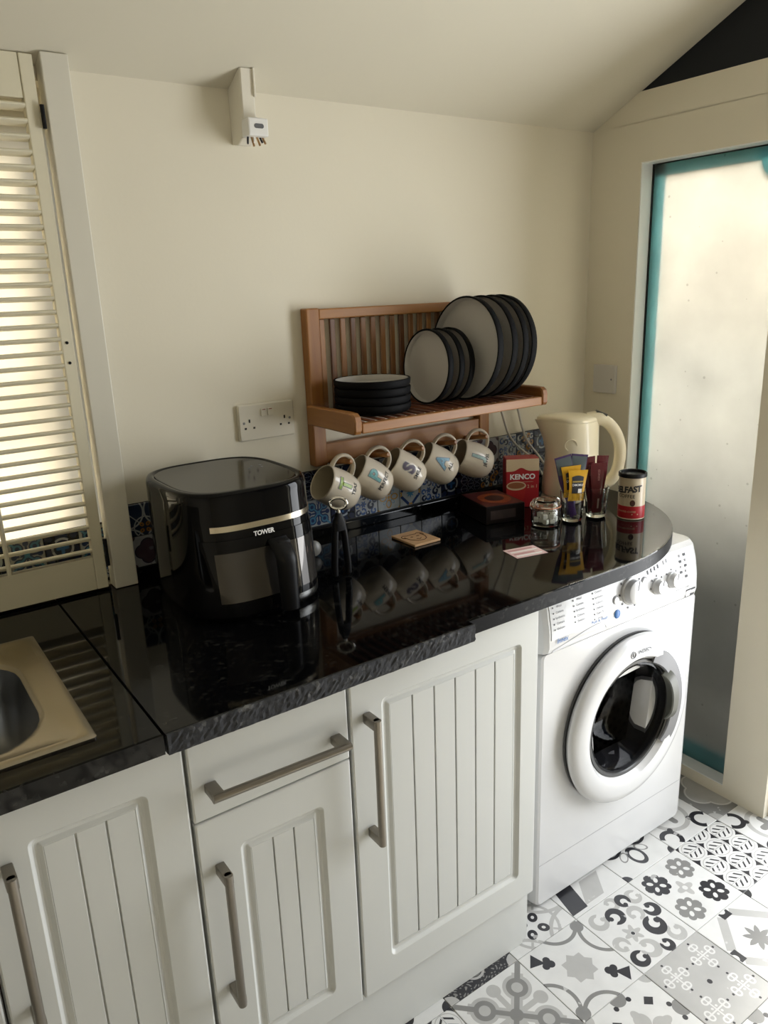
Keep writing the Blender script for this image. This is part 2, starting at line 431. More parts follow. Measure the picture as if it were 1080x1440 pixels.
_nt.links.new(_no.outputs['Fac'], _b.inputs['Height']); _nt.links.new(_b.outputs[0], _p.inputs['Normal'])

def wood(name, c1, c2, rough=.42, axis=(60, 60, 6)):
    m = bpy.data.materials.new(name); m.use_nodes = True; nt = m.node_tree; p = nt.nodes['Principled BSDF']
    tc = nt.nodes.new('ShaderNodeTexCoord'); mp = nt.nodes.new('ShaderNodeMapping'); mp.inputs['Scale'].default_value = axis
    oi = nt.nodes.new('ShaderNodeObjectInfo'); va = nt.nodes.new('ShaderNodeVectorMath'); va.operation = 'ADD'
    vm = nt.nodes.new('ShaderNodeMath'); vm.operation = 'MULTIPLY'; vm.inputs[1].default_value = 7; nt.links.new(oi.outputs['Random'], vm.inputs[0])
    nt.links.new(tc.outputs['Object'], va.inputs[0]); nt.links.new(vm.outputs[0], va.inputs[1]); nt.links.new(va.outputs[0], mp.inputs[0])
    no = nt.nodes.new('ShaderNodeTexNoise'); no.inputs['Scale'].default_value = 1; no.inputs['Detail'].default_value = 5; nt.links.new(mp.outputs[0], no.inputs['Vector'])
    ad_ = nt.nodes.new('ShaderNodeMath'); ad_.operation = 'MULTIPLY_ADD'; ad_.inputs[1].default_value = .45; nt.links.new(oi.outputs['Random'], ad_.inputs[0]); nt.links.new(no.outputs['Fac'], ad_.inputs[2])
    r = nt.nodes.new('ShaderNodeMapRange'); r.inputs[1].default_value = .35; r.inputs[2].default_value = 1.05; nt.links.new(ad_.outputs[0], r.inputs[0])
    mx = nt.nodes.new('ShaderNodeMix'); mx.data_type = 'RGBA'; mx.inputs['A'].default_value = (*c1, 1); mx.inputs['B'].default_value = (*c2, 1)
    nt.links.new(r.outputs[0], mx.inputs['Factor']); nt.links.new(mx.outputs['Result'], p.inputs['Base Color']); p.inputs['Roughness'].default_value = rough
    return m
W1, W2 = (.36, .160, .040), (.20, .072, .016)
M_WOODZ = wood('acacia grain upright', W1, W2, axis=(60, 60, 5))
M_WOODX = wood('acacia grain lengthwise', W1, W2, axis=(5, 60, 60))
M_WOODY = wood('acacia grain front to back', W1, W2, axis=(60, 5, 60))
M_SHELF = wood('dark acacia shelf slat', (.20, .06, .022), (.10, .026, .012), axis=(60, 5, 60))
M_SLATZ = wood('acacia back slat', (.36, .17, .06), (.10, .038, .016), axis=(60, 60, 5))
M_COAST = wood('pale wooden coaster', (.62, .40, .22), (.50, .30, .15), axis=(6, 50, 50))

def frosted(name, tint, share):
    m = bpy.data.materials.new(name); m.use_nodes = True; nt = m.node_tree; nt.nodes.remove(nt.nodes['Principled BSDF'])
    out = nt.nodes['Material Output']
    tc = nt.nodes.new('ShaderNodeTexCoord'); no = nt.nodes.new('ShaderNodeTexNoise'); no.inputs['Scale'].default_value = 6; no.inputs['Detail'].default_value = 9
    nt.links.new(tc.outputs['Object'], no.inputs['Vector'])
    rp = nt.nodes.new('ShaderNodeMapRange'); rp.inputs[1].default_value = .3; rp.inputs[2].default_value = .7; rp.inputs[3].default_value = .84; rp.inputs[4].default_value = 1.0; nt.links.new(no.outputs['Fac'], rp.inputs[0])
    vo = nt.nodes.new('ShaderNodeTexVoronoi'); vo.voronoi_dimensions = '2D'; vo.inputs['Scale'].default_value = 13
    sx = nt.nodes.new('ShaderNodeSeparateXYZ'); cx2 = nt.nodes.new('ShaderNodeCombineXYZ'); nt.links.new(tc.outputs['Object'], sx.inputs[0]); nt.links.new(sx.outputs[1], cx2.inputs[0]); nt.links.new(sx.outputs[2], cx2.inputs[1]); nt.links.new(cx2.outputs[0], vo.inputs['Vector'])
    vc = nt.nodes.new('ShaderNodeSeparateColor'); nt.links.new(vo.outputs['Color'], vc.inputs[0]); vm = nt.nodes.new('ShaderNodeMath'); vm.operation = 'MULTIPLY_ADD'; vm.inputs[1].default_value = .085; vm.inputs[2].default_value = -.035; nt.links.new(vc.outputs[0], vm.inputs[0])
    sp = nt.nodes.new('ShaderNodeMath'); sp.operation = 'GREATER_THAN'; nt.links.new(vm.outputs[0], sp.inputs[1]); nt.links.new(vo.outputs['Distance'], sp.inputs[0])
    rs = nt.nodes.new('ShaderNodeMapRange'); rs.inputs[3].default_value = .72; rs.inputs[4].default_value = 1; nt.links.new(sp.outputs[0], rs.inputs[0])
    ml = nt.nodes.new('ShaderNodeMath'); ml.operation = 'MULTIPLY'; nt.links.new(rp.outputs[0], ml.inputs[0]); nt.links.new(rs.outputs[0], ml.inputs[1])
    cc = nt.nodes.new('ShaderNodeCombineColor')
    for q in range(3):
        tq = nt.nodes.new('ShaderNodeMath'); tq.operation = 'MULTIPLY'; tq.inputs[1].default_value = tint[q]; nt.links.new(ml.outputs[0], tq.inputs[0]); nt.links.new(tq.outputs[0], cc.inputs[q])
    tl = nt.nodes.new('ShaderNodeBsdfTranslucent'); nt.links.new(cc.outputs[0], tl.inputs['Color'])
    rf = nt.nodes.new('ShaderNodeBsdfRefraction'); rf.inputs['Roughness'].default_value = .58; rf.inputs['IOR'].default_value = 1.25; nt.links.new(cc.outputs[0], rf.inputs['Color'])
    gl = nt.nodes.new('ShaderNodeBsdfGlossy'); gl.inputs['Roughness'].default_value = .35
    m1 = nt.nodes.new('ShaderNodeMixShader'); m1.inputs[0].default_value = share; nt.links.new(tl.outputs[0], m1.inputs[1]); nt.links.new(rf.outputs[0], m1.inputs[2])
    m2 = nt.nodes.new('ShaderNodeMixShader'); m2.inputs[0].default_value = .05; nt.links.new(m1.outputs[0], m2.inputs[1]); nt.links.new(gl.outputs[0], m2.inputs[2])
    nt.links.new(m2.outputs[0], out.inputs['Surface'])
    return m
M_FROST = frosted('frosted glass', (.62, .63, .62), .66)
M_FROST2 = frosted('obscured window glass', (.99, .95, .84), .2)

# ------------------------------------------------------------------ the room
ZC, SL = 1.924, .48                  # ceiling height at the back wall and its slope into the room
XR, XL, YF = 1.317, -2.0, -3.1
ceil_z = lambda y: ZC - SL*y
# back wall with window opening
WX0, WX1, WZ0, WZ1 = -.98, -.174, .915, 1.90
bm = bmesh.new()
add_box(bm, WX1, XR+.14, 0, .16, -.05, ZC+.05); add_box(bm, XL, WX0, 0, .16, -.05, ZC+.05)
add_box(bm, WX0, WX1, 0, .16, -.05, WZ0); add_box(bm, WX0, WX1, 0, .16, WZ1, ZC+.05)
wall_back = struct('wall_back', bm, M_WALL)
# ceiling slab
bm = loft([[(XL-.1, .16, ZC-.077), (XL-.1, YF-.1, ceil_z(YF-.1)), (XL-.1, YF-.1, ceil_z(YF-.1)+.1), (XL-.1, .16, ZC+.1)],
           [(XR+.14, .16, ZC-.077), (XR+.14, YF-.1, ceil_z(YF-.1)), (XR+.14, YF-.1, ceil_z(YF-.1)+.1), (XR+.14, .16, ZC+.1)]])
struct('ceiling', bm, M_CEIL)
# right wall: sidelight opening and doorway; gable above z=2.0 is dark
SY0, SY1, SZ0, SZ1 = -.585, -.175, .036, 1.82
DY0, DY1, DZ = -1.60, -.715, 1.94
T = .12; ZG = 2.0
bm = bmesh.new()
add_box(bm, XR, XR+T, SY1, 0, -.05, ZC+.0); add_box(bm, XR, XR+T, SY0, SY1, -.05, SZ0); add_box(bm, XR, XR+T, SY0, SY1, SZ1, ZC)
add_box(bm, XR, XR+T, DY1, SY0, -.05, ZC); add_box(bm, XR, XR+T, DY0, DY1, DZ, ZG); add_box(bm, XR, XR+T, YF, DY0, -.05, ZG)
yz([(0, ZC-.001), ((ZC-ZG)/SL, ZG), (DY1, ZG), (DY1, ZC-.001)], XR, XR+T, bm)
struct('wall_right', bm, M_WALL)
struct('wall_gable', yz([((ZC-ZG)/SL, ZG), (YF, ZG), (YF, ceil_z(YF)), ], XR+.004, XR+T), M_NAVY)
struct('wall_left', yz([(0.16, -.05), (YF, -.05), (YF, ceil_z(YF)), (.16, ZC)], XL-.1, XL), M_WALL)
struct('wall_front', box(XL, XR+T, YF-.1, YF, -.05, ceil_z(YF)), M_WALL)
# floor
floor = struct('floor', box(XL, XR+.5, YF, .0, -.06, -.0025), M_GROUT)
FP = [(.62, .618, .60), (.40, .395, .38), (.20, .198, .19), (.022, .022, .026)]
PATS = [p_snow, p_club, p_curl, p_rose, p_leaf, p_cube, p_cross, p_star, p_lotus, p_dark, p_four, p_loop, p_quat, p_crab]
FM = [tile_mat('floor print '+p.__name__[2:], p, FP, .1, .34, .06) for p in PATS]
SN, CL, CU, RO, LE, CB, CR, ST, LO, DK, FO, LP, QU, CA = range(14)
TH = .0992
tm = bpy.data.meshes.new('floor_tile'); b_ = box(-TH, TH, -TH, TH, -.004, 0, .0008, 1); b_.to_mesh(tm); b_.free(); tm.materials.append(FM[0])
known = {(0, 0): (LP, 0), (1, 0): (DK, 0), (2, 0): (FO, 0), (3, 0): (CB, 0), (4, 0): (LP, 0), (5, 0): (CA, 0), (6, 0): (QU, 0),
         (0, 1): (LE, 1), (1, 1): (SN, 0), (2, 1): (CL, 0), (3, 1): (CU, 0), (4, 1): (RO, 0), (5, 1): (LE, 0), (6, 1): (CA, 1),
         (2, 2): (LO, 0), (3, 2): (CR, 0), (4, 2): (ST, 0), (5, 2): (LP, 0), (6, 2): (SN, 0), (3, 3): (LO, 1), (4, 3): (FO, 0), (5, 3): (CU, 1)}
for ix in range(-9, 7):
    for iy in range(0, 13):
        k, q = known.get((ix, iy), ((ix*5+iy*3+ix*iy) % 14, (ix+iy) % 4))
        o = bpy.data.objects.new('floor_tile', tm); COL.objects.link(o); o.parent = floor
        o.location = (.110+.2*ix, -.540-.1985*iy, 0); o.rotation_euler = (0, 0, q*PI/2); o.scale = (1, .9925, 1)
        o.material_slots[0].link = 'OBJECT'; o.material_slots[0].material = FM[k]

# sidelight (frosted window beside the door)
w1 = obj('window_1', box(XR+.052, XR+.058, SY0-.004, SY1+.004, SZ0-.004, SZ1+.004), M_FROST); w1['kind'] = 'structure'
FX0, FX1 = XR+.066, XR+.070
for nm, bb in (('frame_stile', (FX0, FX1, SY1-.036, SY1+.02, SZ0-.02, SZ1+.02)), ('frame_stile', (FX0, FX1, SY0-.03, SY0-.002, SZ0-.02, SZ1+.02)),
               ('frame_rail', (FX0, FX1, SY0, SY1, SZ1-.035, SZ1+.02)), ('frame_rail', (FX0, FX1, SY0, SY1, SZ0-.02, SZ0+.06))):
    obj(nm, box(*bb, .0005), M_TEAL, w1, label='teal glazing strip behind the frosted glass')
obj('frame_bracket', lathe([(0, 0), (.05, 0), (.055, .01), (.05, .02), (0, .02)], 24, M=Matrix.Translation((FX0-.002, -.54, SZ1-.03)) @ Matrix.Rotation(PI/2, 4, 'Y')), M_TEAL, w1, True)
M_GLOSSW = mat('white gloss reveal brightener', (.86, .87, .86), .22)  # white lining added inside the reveal to make the jamb brighter
bm = bmesh.new(); add_box(bm, XR+.0015, XR+.050, SY1-.003, SY1, SZ0, SZ1); add_box(bm, XR+.0015, XR+.050, SY0, SY1-.003, SZ1-.003, SZ1); add_box(bm, XR+.0015, XR+.050, SY0, SY1-.003, SZ0, SZ0+.003)
struct('trim_4', bm, M_GLOSSW)
bm = bmesh.new(); add_box(bm, XR+.0475, XR+.0518, SY1-.0075, SY1-.003, SZ0+.003, SZ1-.003); add_box(bm, XR+.0475, XR+.0518, SY0, SY1-.0075, SZ1-.006, SZ1-.003)
struct('trim_5', bm, mat('dark glazing seal', (.01, .012, .012), .6))
# doorway lining and a mostly unseen leaf, set open outside to block the sun
d1 = obj('door_1', box(XR+.06, XR+.85, DY1-.010, DY1+.030, .01, DZ-.02, .004), M_TRIM); d1['kind'] = 'structure'
obj('door_panel', box(XR+.18, XR+.74, DY1-.016, DY1-.008, .15, .85, .006), M_TRIM, d1); obj('door_panel', box(XR+.18, XR+.74, DY1-.016, DY1-.008, 1.0, 1.8, .006), M_TRIM, d1)
obj('door_handle', tube([(XR+.79, DY1-.012, 1.0), (XR+.79, DY1-.055, 1.0), (XR+.68, DY1-.055, 1.0)], .008), M_CHROME, d1, True)
bm = bmesh.new(); add_box(bm, XR+.03, XR+.062, DY1-.03, DY1, 0, DZ, .002); add_box(bm, XR+.03, XR+.062, DY0, DY0+.03, 0, DZ, .002); add_box(bm, XR+.03, XR+.062, DY0, DY1, DZ-.03, DZ, .002)
struct('trim_3', bm, M_TRIM)
# ground outside and an unseen wall added to shade the lower sidelight
struct('ground_outside', box(XR+.5, 9, -6, 7, -.12, -.06), mat('garden paving', (.16, .16, .14), .8, var=.2, vscale=2))
struct('pane_shade_wall', box(2.06, 2.2, -.55, 3.5, -.1, 1.34), mat('grey shade wall', (.34, .36, .36), .85, var=.1, vscale=3))

# left window: pane, frame, casing and louvred shutters
w2 = obj('window_2', box(WX0, WX1, .112, .118, WZ0, WZ1), M_FROST2); w2['kind'] = 'structure'
for bb in ((WX0, WX0+.045, .09, .14, WZ0, WZ1), (WX1-.008, WX1, .105, .14, WZ0, WZ1), (WX0, WX1, .09, .14, WZ0, WZ0+.02), (WX0, WX1, .105, .14, WZ1-.012, WZ1), ((WX0+WX1)/2-.02, (WX0+WX1)/2+.02, .09, .14, WZ0, WZ1)):
    obj('window_frame', box(*bb, .003), M_TRIM, w2)
struct('trim_1', box(-.217, -.168, -.042, .0, .906, ceil_z(-.042)-.004, .002), M_TRIM)
struct('trim_2', box(-.985, -.936, -.042, .0, .906, ceil_z(-.042)-.004, .002), M_TRIM)
struct('window_tile_backing', box(WX0, WX1, .0862, .0898, WZ0, WZ0+.108), M_DGROUT)
sill = struct('window_sill', box(WX0, WX1, .0, .088, WZ0-.004, WZ0+.004), M_DGROUT)
struct('ground_rear', box(-4, 3, .5, 7, -.12, -.06), mat('garden paving', (.16, .16, .14), .8))

SHZ0, SHZ1 = .912, ceil_z(-.036)-.006
def shutter(x0, x1, label, hinge_right):
    s = emptything('window_shutter', label, 'shutter', (0, 0, SHZ0), 'louvred shutters over the window')
    y0, y1 = -.034, -.012; st = .024; zz0, zz1 = 0, SHZ1-SHZ0
    for a, b in ((x0, x0+st), (x1-st, x1)): obj('stile', box(a, b, y0, y1, zz0, zz1, .002), M_SHUT, s)
    rb, rt = .984-SHZ0, 1.862-SHZ0
    obj('bottom_rail', box(x0+st+.0005, x1-st-.0005, y0+.002, y1-.002, zz0, rb, .001), M_SHUT, s)
    obj('top_rail', box(x0+st+.0005, x1-st-.0005, y0+.002, y1-.002, rt, zz1, .001), M_SHUT, s)
    n = 34; pitch = (rt-rb)/n
    bm = bmesh.new(); hx = (x1-x0)/2-st-.0008; prof = []
    for k in range(16):
        a = 2*PI*k/16; prof.append((.0165*math.cos(a), .0046*math.copysign(abs(math.sin(a))**.7, math.sin(a))))
    loft([[(-hx, y, z) for y, z in prof], [(hx, y, z) for y, z in prof]], bm)
    first = None
    for i in range(n):
        z = rb+pitch*(i+.5); tilt = math.radians(8 if i > 2 else 16)
        if first is None:
            first = obj('slat', bm, M_SHUT, s, True); o = first
        else:
            o = bpy.data.objects.new('slat', first.data); COL.objects.link(o); o.parent = s
        o.location = ((x0+x1)/2, -.022, z); o.rotation_euler = (-tilt+random.uniform(-.02, .02), 0, 0)
        xr = x1-.185
    obj('tilt_rod', tube([(xr-.004, -.047, rb+.005), (xr-.004, -.049, rb+.17)], .0045, 8), M_SHUT, s, True)
    xe = x1-.001 if hinge_right else x0+.001
    for z0_, z1_ in ((1.812, 1.852), (.962, 1.022)):
        obj('hinge', tube([(xe+.004, -.040, z0_-SHZ0), (xe+.004, -.040, z1_-SHZ0)], .004, 10), M_BLACKS, s, True)
    for z in (1.429, 1.39):
        obj('screw', lathe([(0, -.003), (.003, -.003), (.003, .001), (0, .0015)], 10, M=Matrix.Translation((x1-.013, y0-.0005, z-SHZ0)) @ Matrix.Rotation(PI/2, 4, 'X')), M_BLACKS, s)
    return s
shutter(-.575, -.2285, 'cream louvred shutter panel hinged to the casing beside the air fryer', True)
shutter(-.928, -.578, 'cream louvred shutter panel behind the sink, hinged away from the air fryer', False)

# patterned wall tiles above the worktop
NV = [(.012, .018, .045), (.30, .33, .36), (.03, .10, .24), (.002, .003, .006)]
NV2 = [(.30, .32, .33), (.03, .07, .20), (.36, .22, .05), (.01, .015, .04)]
NV3 = [(.02, .03, .06), (.34, .36, .36), (.10, .14, .20), (.30, .15, .04)]
NV4 = [(.015, .02, .04), (.07, .045, .06), (.32, .33, .36), (.01, .03, .08)]
NV5 = [(.25, .27, .27), (.015, .03, .09), (.05, .16, .26), (.30, .17, .04)]
WM = [tile_mat('wall tile print %s' % n, p, pal, .0365, .18, .15) for n, p, pal in
      (('lattice', p_leaf, NV), ('rosette', p_snow, NV5), ('curls', p_curl, NV2), ('ogee', p_quat, NV4), ('star', p_star, NV5), ('flower', p_four, NV3), ('crab', p_crab, NV), ('clover', p_club, NV2), ('scroll', p_curl, NV3), ('rings', p_loop, NV5))]
TP = .0735; TZ0 = .929
tm2 = bpy.data.meshes.new('wall_tile'); h_ = TP/2-.0008; b_ = box(-h_, h_, -h_, h_, 0, .007, .001, 1); b_.to_mesh(tm2); b_.free(); tm2.materials.append(WM[0])
bk = obj('backing', box(-.165, 1.316, -.003, -.0002, TZ0, TZ0+2*TP, 0), M_DGROUT)
bk.name = 'splashback'; bk['kind'] = 'structure'
kn = {(0, 1): 5, (0, 0): 3, (6, 1): 0, (6, 0): 1, (7, 0): 6, (8, 0): 2, (9, 0): 9, (10, 0): 4, (11, 0): 2, (12, 0): 6, (13, 0): 0, (14, 1): 3, (15, 1): 2, (16, 1): 8, (17, 1): 6}
for ix in range(20):
    for iz in range(2):
        o = bpy.data.objects.new('wall_tile', tm2); COL.objects.link(o); o.parent = bk
        o.location = (-.165+TP*(ix+.5), -.003, TZ0+TP*(iz+.5)); o.rotation_euler = (PI/2, 0, 0)
        o.material_slots[0].link = 'OBJECT'; o.material_slots[0].material = WM[kn.get((ix, iz), (ix*3+iz*5+ix*ix) % len(WM))]
ts = bpy.data.meshes.new('sill_tile'); b_ = box(-h_, h_, -h_, h_, 0, .006, .001, 1); b_.to_mesh(ts); b_.free(); ts.materials.append(WM[0])
for ix in range(10):
    o = bpy.data.objects.new('sill_tile', ts); COL.objects.link(o); o.parent = sill
    o2 = bpy.data.objects.new('sill_tile', ts); COL.objects.link(o2); o2.parent = sill; o2.location = (WX1-.04-TP*ix, .0861, WZ0+.032+TP/2); o2.rotation_euler = (PI/2, 0, 0)
    o2.material_slots[0].link = 'OBJECT'; o2.material_slots[0].material = WM[(ix*5+1) % len(WM)]
    o.location = (WX1-.04-TP*ix, .042, WZ0+.004); o.material_slots[0].link = 'OBJECT'; o.material_slots[0].material = WM[(ix*7+2) % len(WM)]
WT, WB = .905, .872
# ------------------------------------------------------------------ worktops
SX1, SX0, SYF, SYB = -.415, -1.02, -.617, -.185
bm = bmesh.new()
outer = [(-.3365, -.666), (-.3365, -.0005), (-1.25, -.0005), (-1.25, -.666)]
inner = [(SX1-.02, SYF+.02), (SX1-.02, SYB-.02), (SX0+.02, SYB-.02), (SX0+.02, SYF+.02)]
loft([[(x, y, WB) for x, y in inner], [(x, y, WB) for x, y in outer], [(x, y, WT-.002) for x, y in outer],
      [(x+(-.002 if x > -.5 else 0), y+(.002 if y < -.3 else 0), WT) for x, y in outer], [(x, y, WT) for x, y in inner], [(x, y, WB) for x, y in inner]], bm, False, False)
bmesh.ops.remove_doubles(bm, verts=bm.verts[:], dist=1e-5)
tag(obj('worktop', bm, M_GRAN), 'polished black granite worktop slab around the steel sink', 'worktop')
poly = [(-.334, -.0005), (-.334, -.668), (.255, -.668), (.255, -.649), (.72, -.649)]
for k in range(1, 25):
    a = PI/2*k/24; poly.append((.72+.49*math.sin(a), -.2-.449*math.cos(a)))
poly.append((1.21, -.0005))
bm = bmesh.new()
def inset(p, d):
    x, y = p
    return (x, y+d) if x <= .72 else (x-d*min(1, (x-.72)/.49), y+d*(1 if y < -.2 else 0)*max(0, 1-(x-.72)/.49))
pc = poly[::-1]
loft([[(x, y, WB) for x, y in pc], [(x, y, WT-.003) for x, y in pc], [(*(inset(p, .0009) if p[1] < -.1 else p), WT-.0009) for p in pc], [(*(inset(p, .003) if p[1] < -.1 else p), WT) for p in pc]], bm)
for f in bm.faces:
    f.normal_update()
    if abs(f.normal.z) < .2: f.material_index = 1
wt = tag(obj('worktop', bm, [M_GRAN, M_GRANE], smooth=12), 'long black granite worktop with a rounded end over the washing machine', 'worktop')
# rough, unpolished front edge on the longer section
bm = bmesh.new(); nx, nz = 110, 6
G = [[bm.verts.new((-.333+.588*i/nx, -.668-(.0035+.0022*random.random()) * (1 if 0 < j < nz else .55), WB-.001+(WT-WB+.0005)*j/nz)) for i in range(nx+1)] for j in range(nz+1)]
K = [[bm.verts.new((-.333+.588*i/nx, -.6665, WB-.001+(WT-WB+.0005)*j/nz)) for i in range(nx+1)] for j in (0, nz)]
for j in range(nz):
    for i in range(nx): bm.faces.new((G[j][i], G[j][i+1], G[j+1][i+1], G[j+1][i]))
for i in range(nx):
    bm.faces.new((G[0][i], K[0][i], K[0][i+1], G[0][i+1])); bm.faces.new((G[nz][i], G[nz][i+1], K[1][i+1], K[1][i]))
bm.faces.new([G[j][0] for j in range(nz+1)]+[K[1][0], K[0][0]]); bm.faces.new([G[j][nx] for j in range(nz, -1, -1)]+[K[0][nx], K[1][nx]])
obj('rough_edge', bm, M_GRANR, wt, label='rough grey sawn granite edge')
obj('upstand', box(-.166, 1.21, -.022, -.0005, WT, TZ0-.001, .002), M_GRAN, wt)
obj('upstand', box(-.166, 1.21, -.012, -.0085, TZ0-.001, TZ0+.003, .0005), M_BLACKS, wt)

# sink
def rl(cx, cy, hx, hy, r, z): return [(x, y, z) for x, y in rrect(cx, cy, hx, hy, r, 6)]
sk = emptything('kitchen_sink', 'stainless steel inset sink with a round cornered bowl', 'sink', (0, 0, WT))
cx, cy = (SX0+SX1)/2, (SYF+SYB)/2; hx, hy = (SX1-SX0)/2, (SYB-SYF)/2
bx_, by_ = cx, cy-.005; bhx, bhy = hx-.052, hy-.055
obj('rim', loft([rl(cx, cy, hx, hy, .006, .0003), rl(cx, cy, hx, hy, .006, .003), rl(cx, cy, hx-.006, hy-.006, .008, .0055), rl(cx, cy, hx-.016, hy-.016, .02, .0055), rl(cx, cy, hx-.022, hy-.022, .03, .002),
                 rl(bx_, by_, bhx+.012, bhy+.012, .09, .001), rl(bx_, by_, bhx+.004, bhy+.004, .09, -.001), rl(bx_, by_, bhx, bhy, .09, -.005)], None, False, False), M_SINK, sk, True)
obj('bowl', loft([rl(bx_, by_, bhx, bhy, .09, -.005), rl(bx_, by_, bhx-.006, bhy-.006, .088, -.06), rl(bx_, by_, bhx-.016, bhy-.016, .08, -.125), rl(bx_, by_, bhx-.035, bhy-.035, .07, -.148), rl(bx_, by_, bhx-.07, bhy-.07, .06, -.155),
                  rl(bx_, by_, .05, .05, .0499, -.158)], None, False, True), mat('sink bowl steel', (.24, .24, .235), .3, metal=1), sk, True)
obj('waste', lathe([(0, -.1565), (.03, -.1565), (.042, -.155), (.045, -.1575), (0, -.1579)], 24, M=Matrix.Translation((bx_, by_, 0))), M_CHROME, sk, True)

# ------------------------------------------------------------------ cabinets
YD = -.625
def door_bm(x0, x1, z0, z1, y, panel=None):
    """slab with rounded edges and, given panel=(px0,px1,pz0,pz1), a routed moulding"""
    cx, cz, hx, hz = (x0+x1)/2, (z0+z1)/2, (x1-x0)/2, (z1-z0)/2
    def L(c, h, r, yy): return [(px, yy, pz) for px, pz in rrect(c[0], c[1], h[0], h[1], r, 5)]
    c = (cx, cz); loops = [L(c, (hx, hz), .002, y+.018), L(c, (hx, hz), .002, y+.003), L(c, (hx-.0008, hz-.0008), .0025, y+.001), L(c, (hx-.003, hz-.003), .003, y)]
    if panel:
        pc_ = ((panel[0]+panel[1])/2, (panel[2]+panel[3])/2); ph = ((panel[1]-panel[0])/2, (panel[3]-panel[2])/2)
        q = lambda d, r, yy: L(pc_, (ph[0]-d, ph[1]-d), r, yy)
        loops += [q(0, .012, y), q(.0015, .011, y+.0012), q(.006, .009, y+.0062), q(.009, .008, y+.0070), q(.0125, .004, y+.0070), q(.0185, .0012, y+.0030), q(.0195, .001, y+.0030), q(.0196, .001, y+.0075)]
    return loft(loops)
def boards(door, panel, n, y):
    x0, x1, z0, z1 = panel[0]+.0196, panel[1]-.0196, panel[2]+.0196, panel[3]-.0196; w = (x1-x0)/n
    for i in range(n):
        a, b = x0+w*i+(.0014 if i else 0), x0+w*(i+1)-(.0014 if i < n-1 else 0)
        obj('board', box(a, b, y+.0030, y+.0085, z0, z1, .0009, 1), M_CAB, door)
def handle_bm(p0, p1, y):
    """bar handle between two points on the door face"""
    p0, p1 = Vector((p0[0], 0, p0[1])), Vector((p1[0], 0, p1[1])); d = (p1-p0).normalized(); bm = bmesh.new()
    vert = abs(d.z) > .5; ey = y-.036
    for p, s in ((p0, 1), (p1, -1)):
        c = p+d*s*.009
        if vert: add_box(bm, c.x-.008, c.x+.008, ey-.003, y-.0003, c.z-.010, c.z+.010, .0025, 2)
        else: add_box(bm, c.x-.010, c.x+.010, ey-.003, y-.0003, c.z-.008, c.z+.008, .0025, 2)
    a, b = p0-d*.001, p1+d*.001
    tube([(a.x, ey, a.z), (b.x, ey, b.z)], .0072, 20, bm)
    return bm
CARC = dict(y1=-.002, y0=YD+.0185)
def cabinet(name_label, x0, x1, fronts, cat='cabinet', end_panel=False, sinkcut=False):
    c = emptything('base_cabinet', name_label, cat, ((x0+x1)/2, 0, 0)); ox = (x0+x1)/2
    zt = WB-.0005 if not sinkcut else .72
    bm = bmesh.new(); add_box(bm, x0-ox, x0+.018-ox, CARC['y0'], -.03, .15, zt); add_box(bm, x1-.018-ox, x1-ox, CARC['y0'], -.03, .15, zt)
    add_box(bm, x0+.018-ox, x1-.018-ox, CARC['y0'], -.03, .15, .168); add_box(bm, x0+.018-ox, x1-.018-ox, -.04, -.03, .168, zt); add_box(bm, x0+.018-ox, x1-.018-ox, CARC['y0'], CARC['y0']+.08, zt-.018, zt)
    obj('carcass', bm, M_CARC, c)
    for f in fronts:
        a, b, z0, z1 = f['r']; a -= ox; b -= ox; pn = f.get('panel')
        if pn: pn = (pn[0]-ox, pn[1]-ox, pn[2], pn[3])
        d = obj(f['name'], door_bm(a, b, z0, z1, YD, pn), M_CAB, c)
        if pn: boards(d, pn, f['n'], YD)
        h = f['h']; obj('handle', handle_bm((h[0][0]-ox, h[0][1]), (h[1][0]-ox, h[1][1]), YD), M_STEEL, d, True, label='brushed steel bar handle')
    return c, ox
# left of the drawer unit
cabinet('white tongue and groove cabinet under the sink with one tall door', -.5955, -.2985,
        [dict(name='door', r=(-.5935, -.3005, .15, .868), panel=(-.530, -.360, .212, .792), n=3, h=((-.559, .770), (-.559, .508)))], sinkcut=True)
cabinet('white tongue and groove sink cabinet beside the end of the run', -.8945, -.5975,
        [dict(name='door', r=(-.8925, -.5995, .15, .868), panel=(-.830, -.660, .212, .792), n=3, h=((-.63, .770), (-.63, .508)))], sinkcut=True)
cabinet('white cabinet with a plain drawer above a short grooved door', -.2965, -.0015,
        [dict(name='drawer', r=(-.2945, -.0025, .7045, .868), h=((-.272, .763), (-.022, .756))),
         dict(name='door', r=(-.2945, -.0025, .15, .7015), panel=(-.223, -.062, .212, .634), n=3, h=((-.262, .616), (-.262, .352)))])
cr, ox = cabinet('wide white tongue and groove cabinet next to the washing machine', .0005, .455,
        [dict(name='door', r=(.0035, .4725, .15, .868), panel=(.070, .424, .214, .798), n=6, h=((.036, .782), (.036, .524)))])
obj('end_panel', box(.456-ox, .4745-ox, YD+.0195, -.03, .0, WB-.0005, .0008, 1), M_CAB, cr)
tag(obj('plinth', box(-.90, .4545, -.612, -.595, .0002, .1485, .001, 1), M_CAB), 'long white plinth board under the kitchen cabinets', 'plinth')

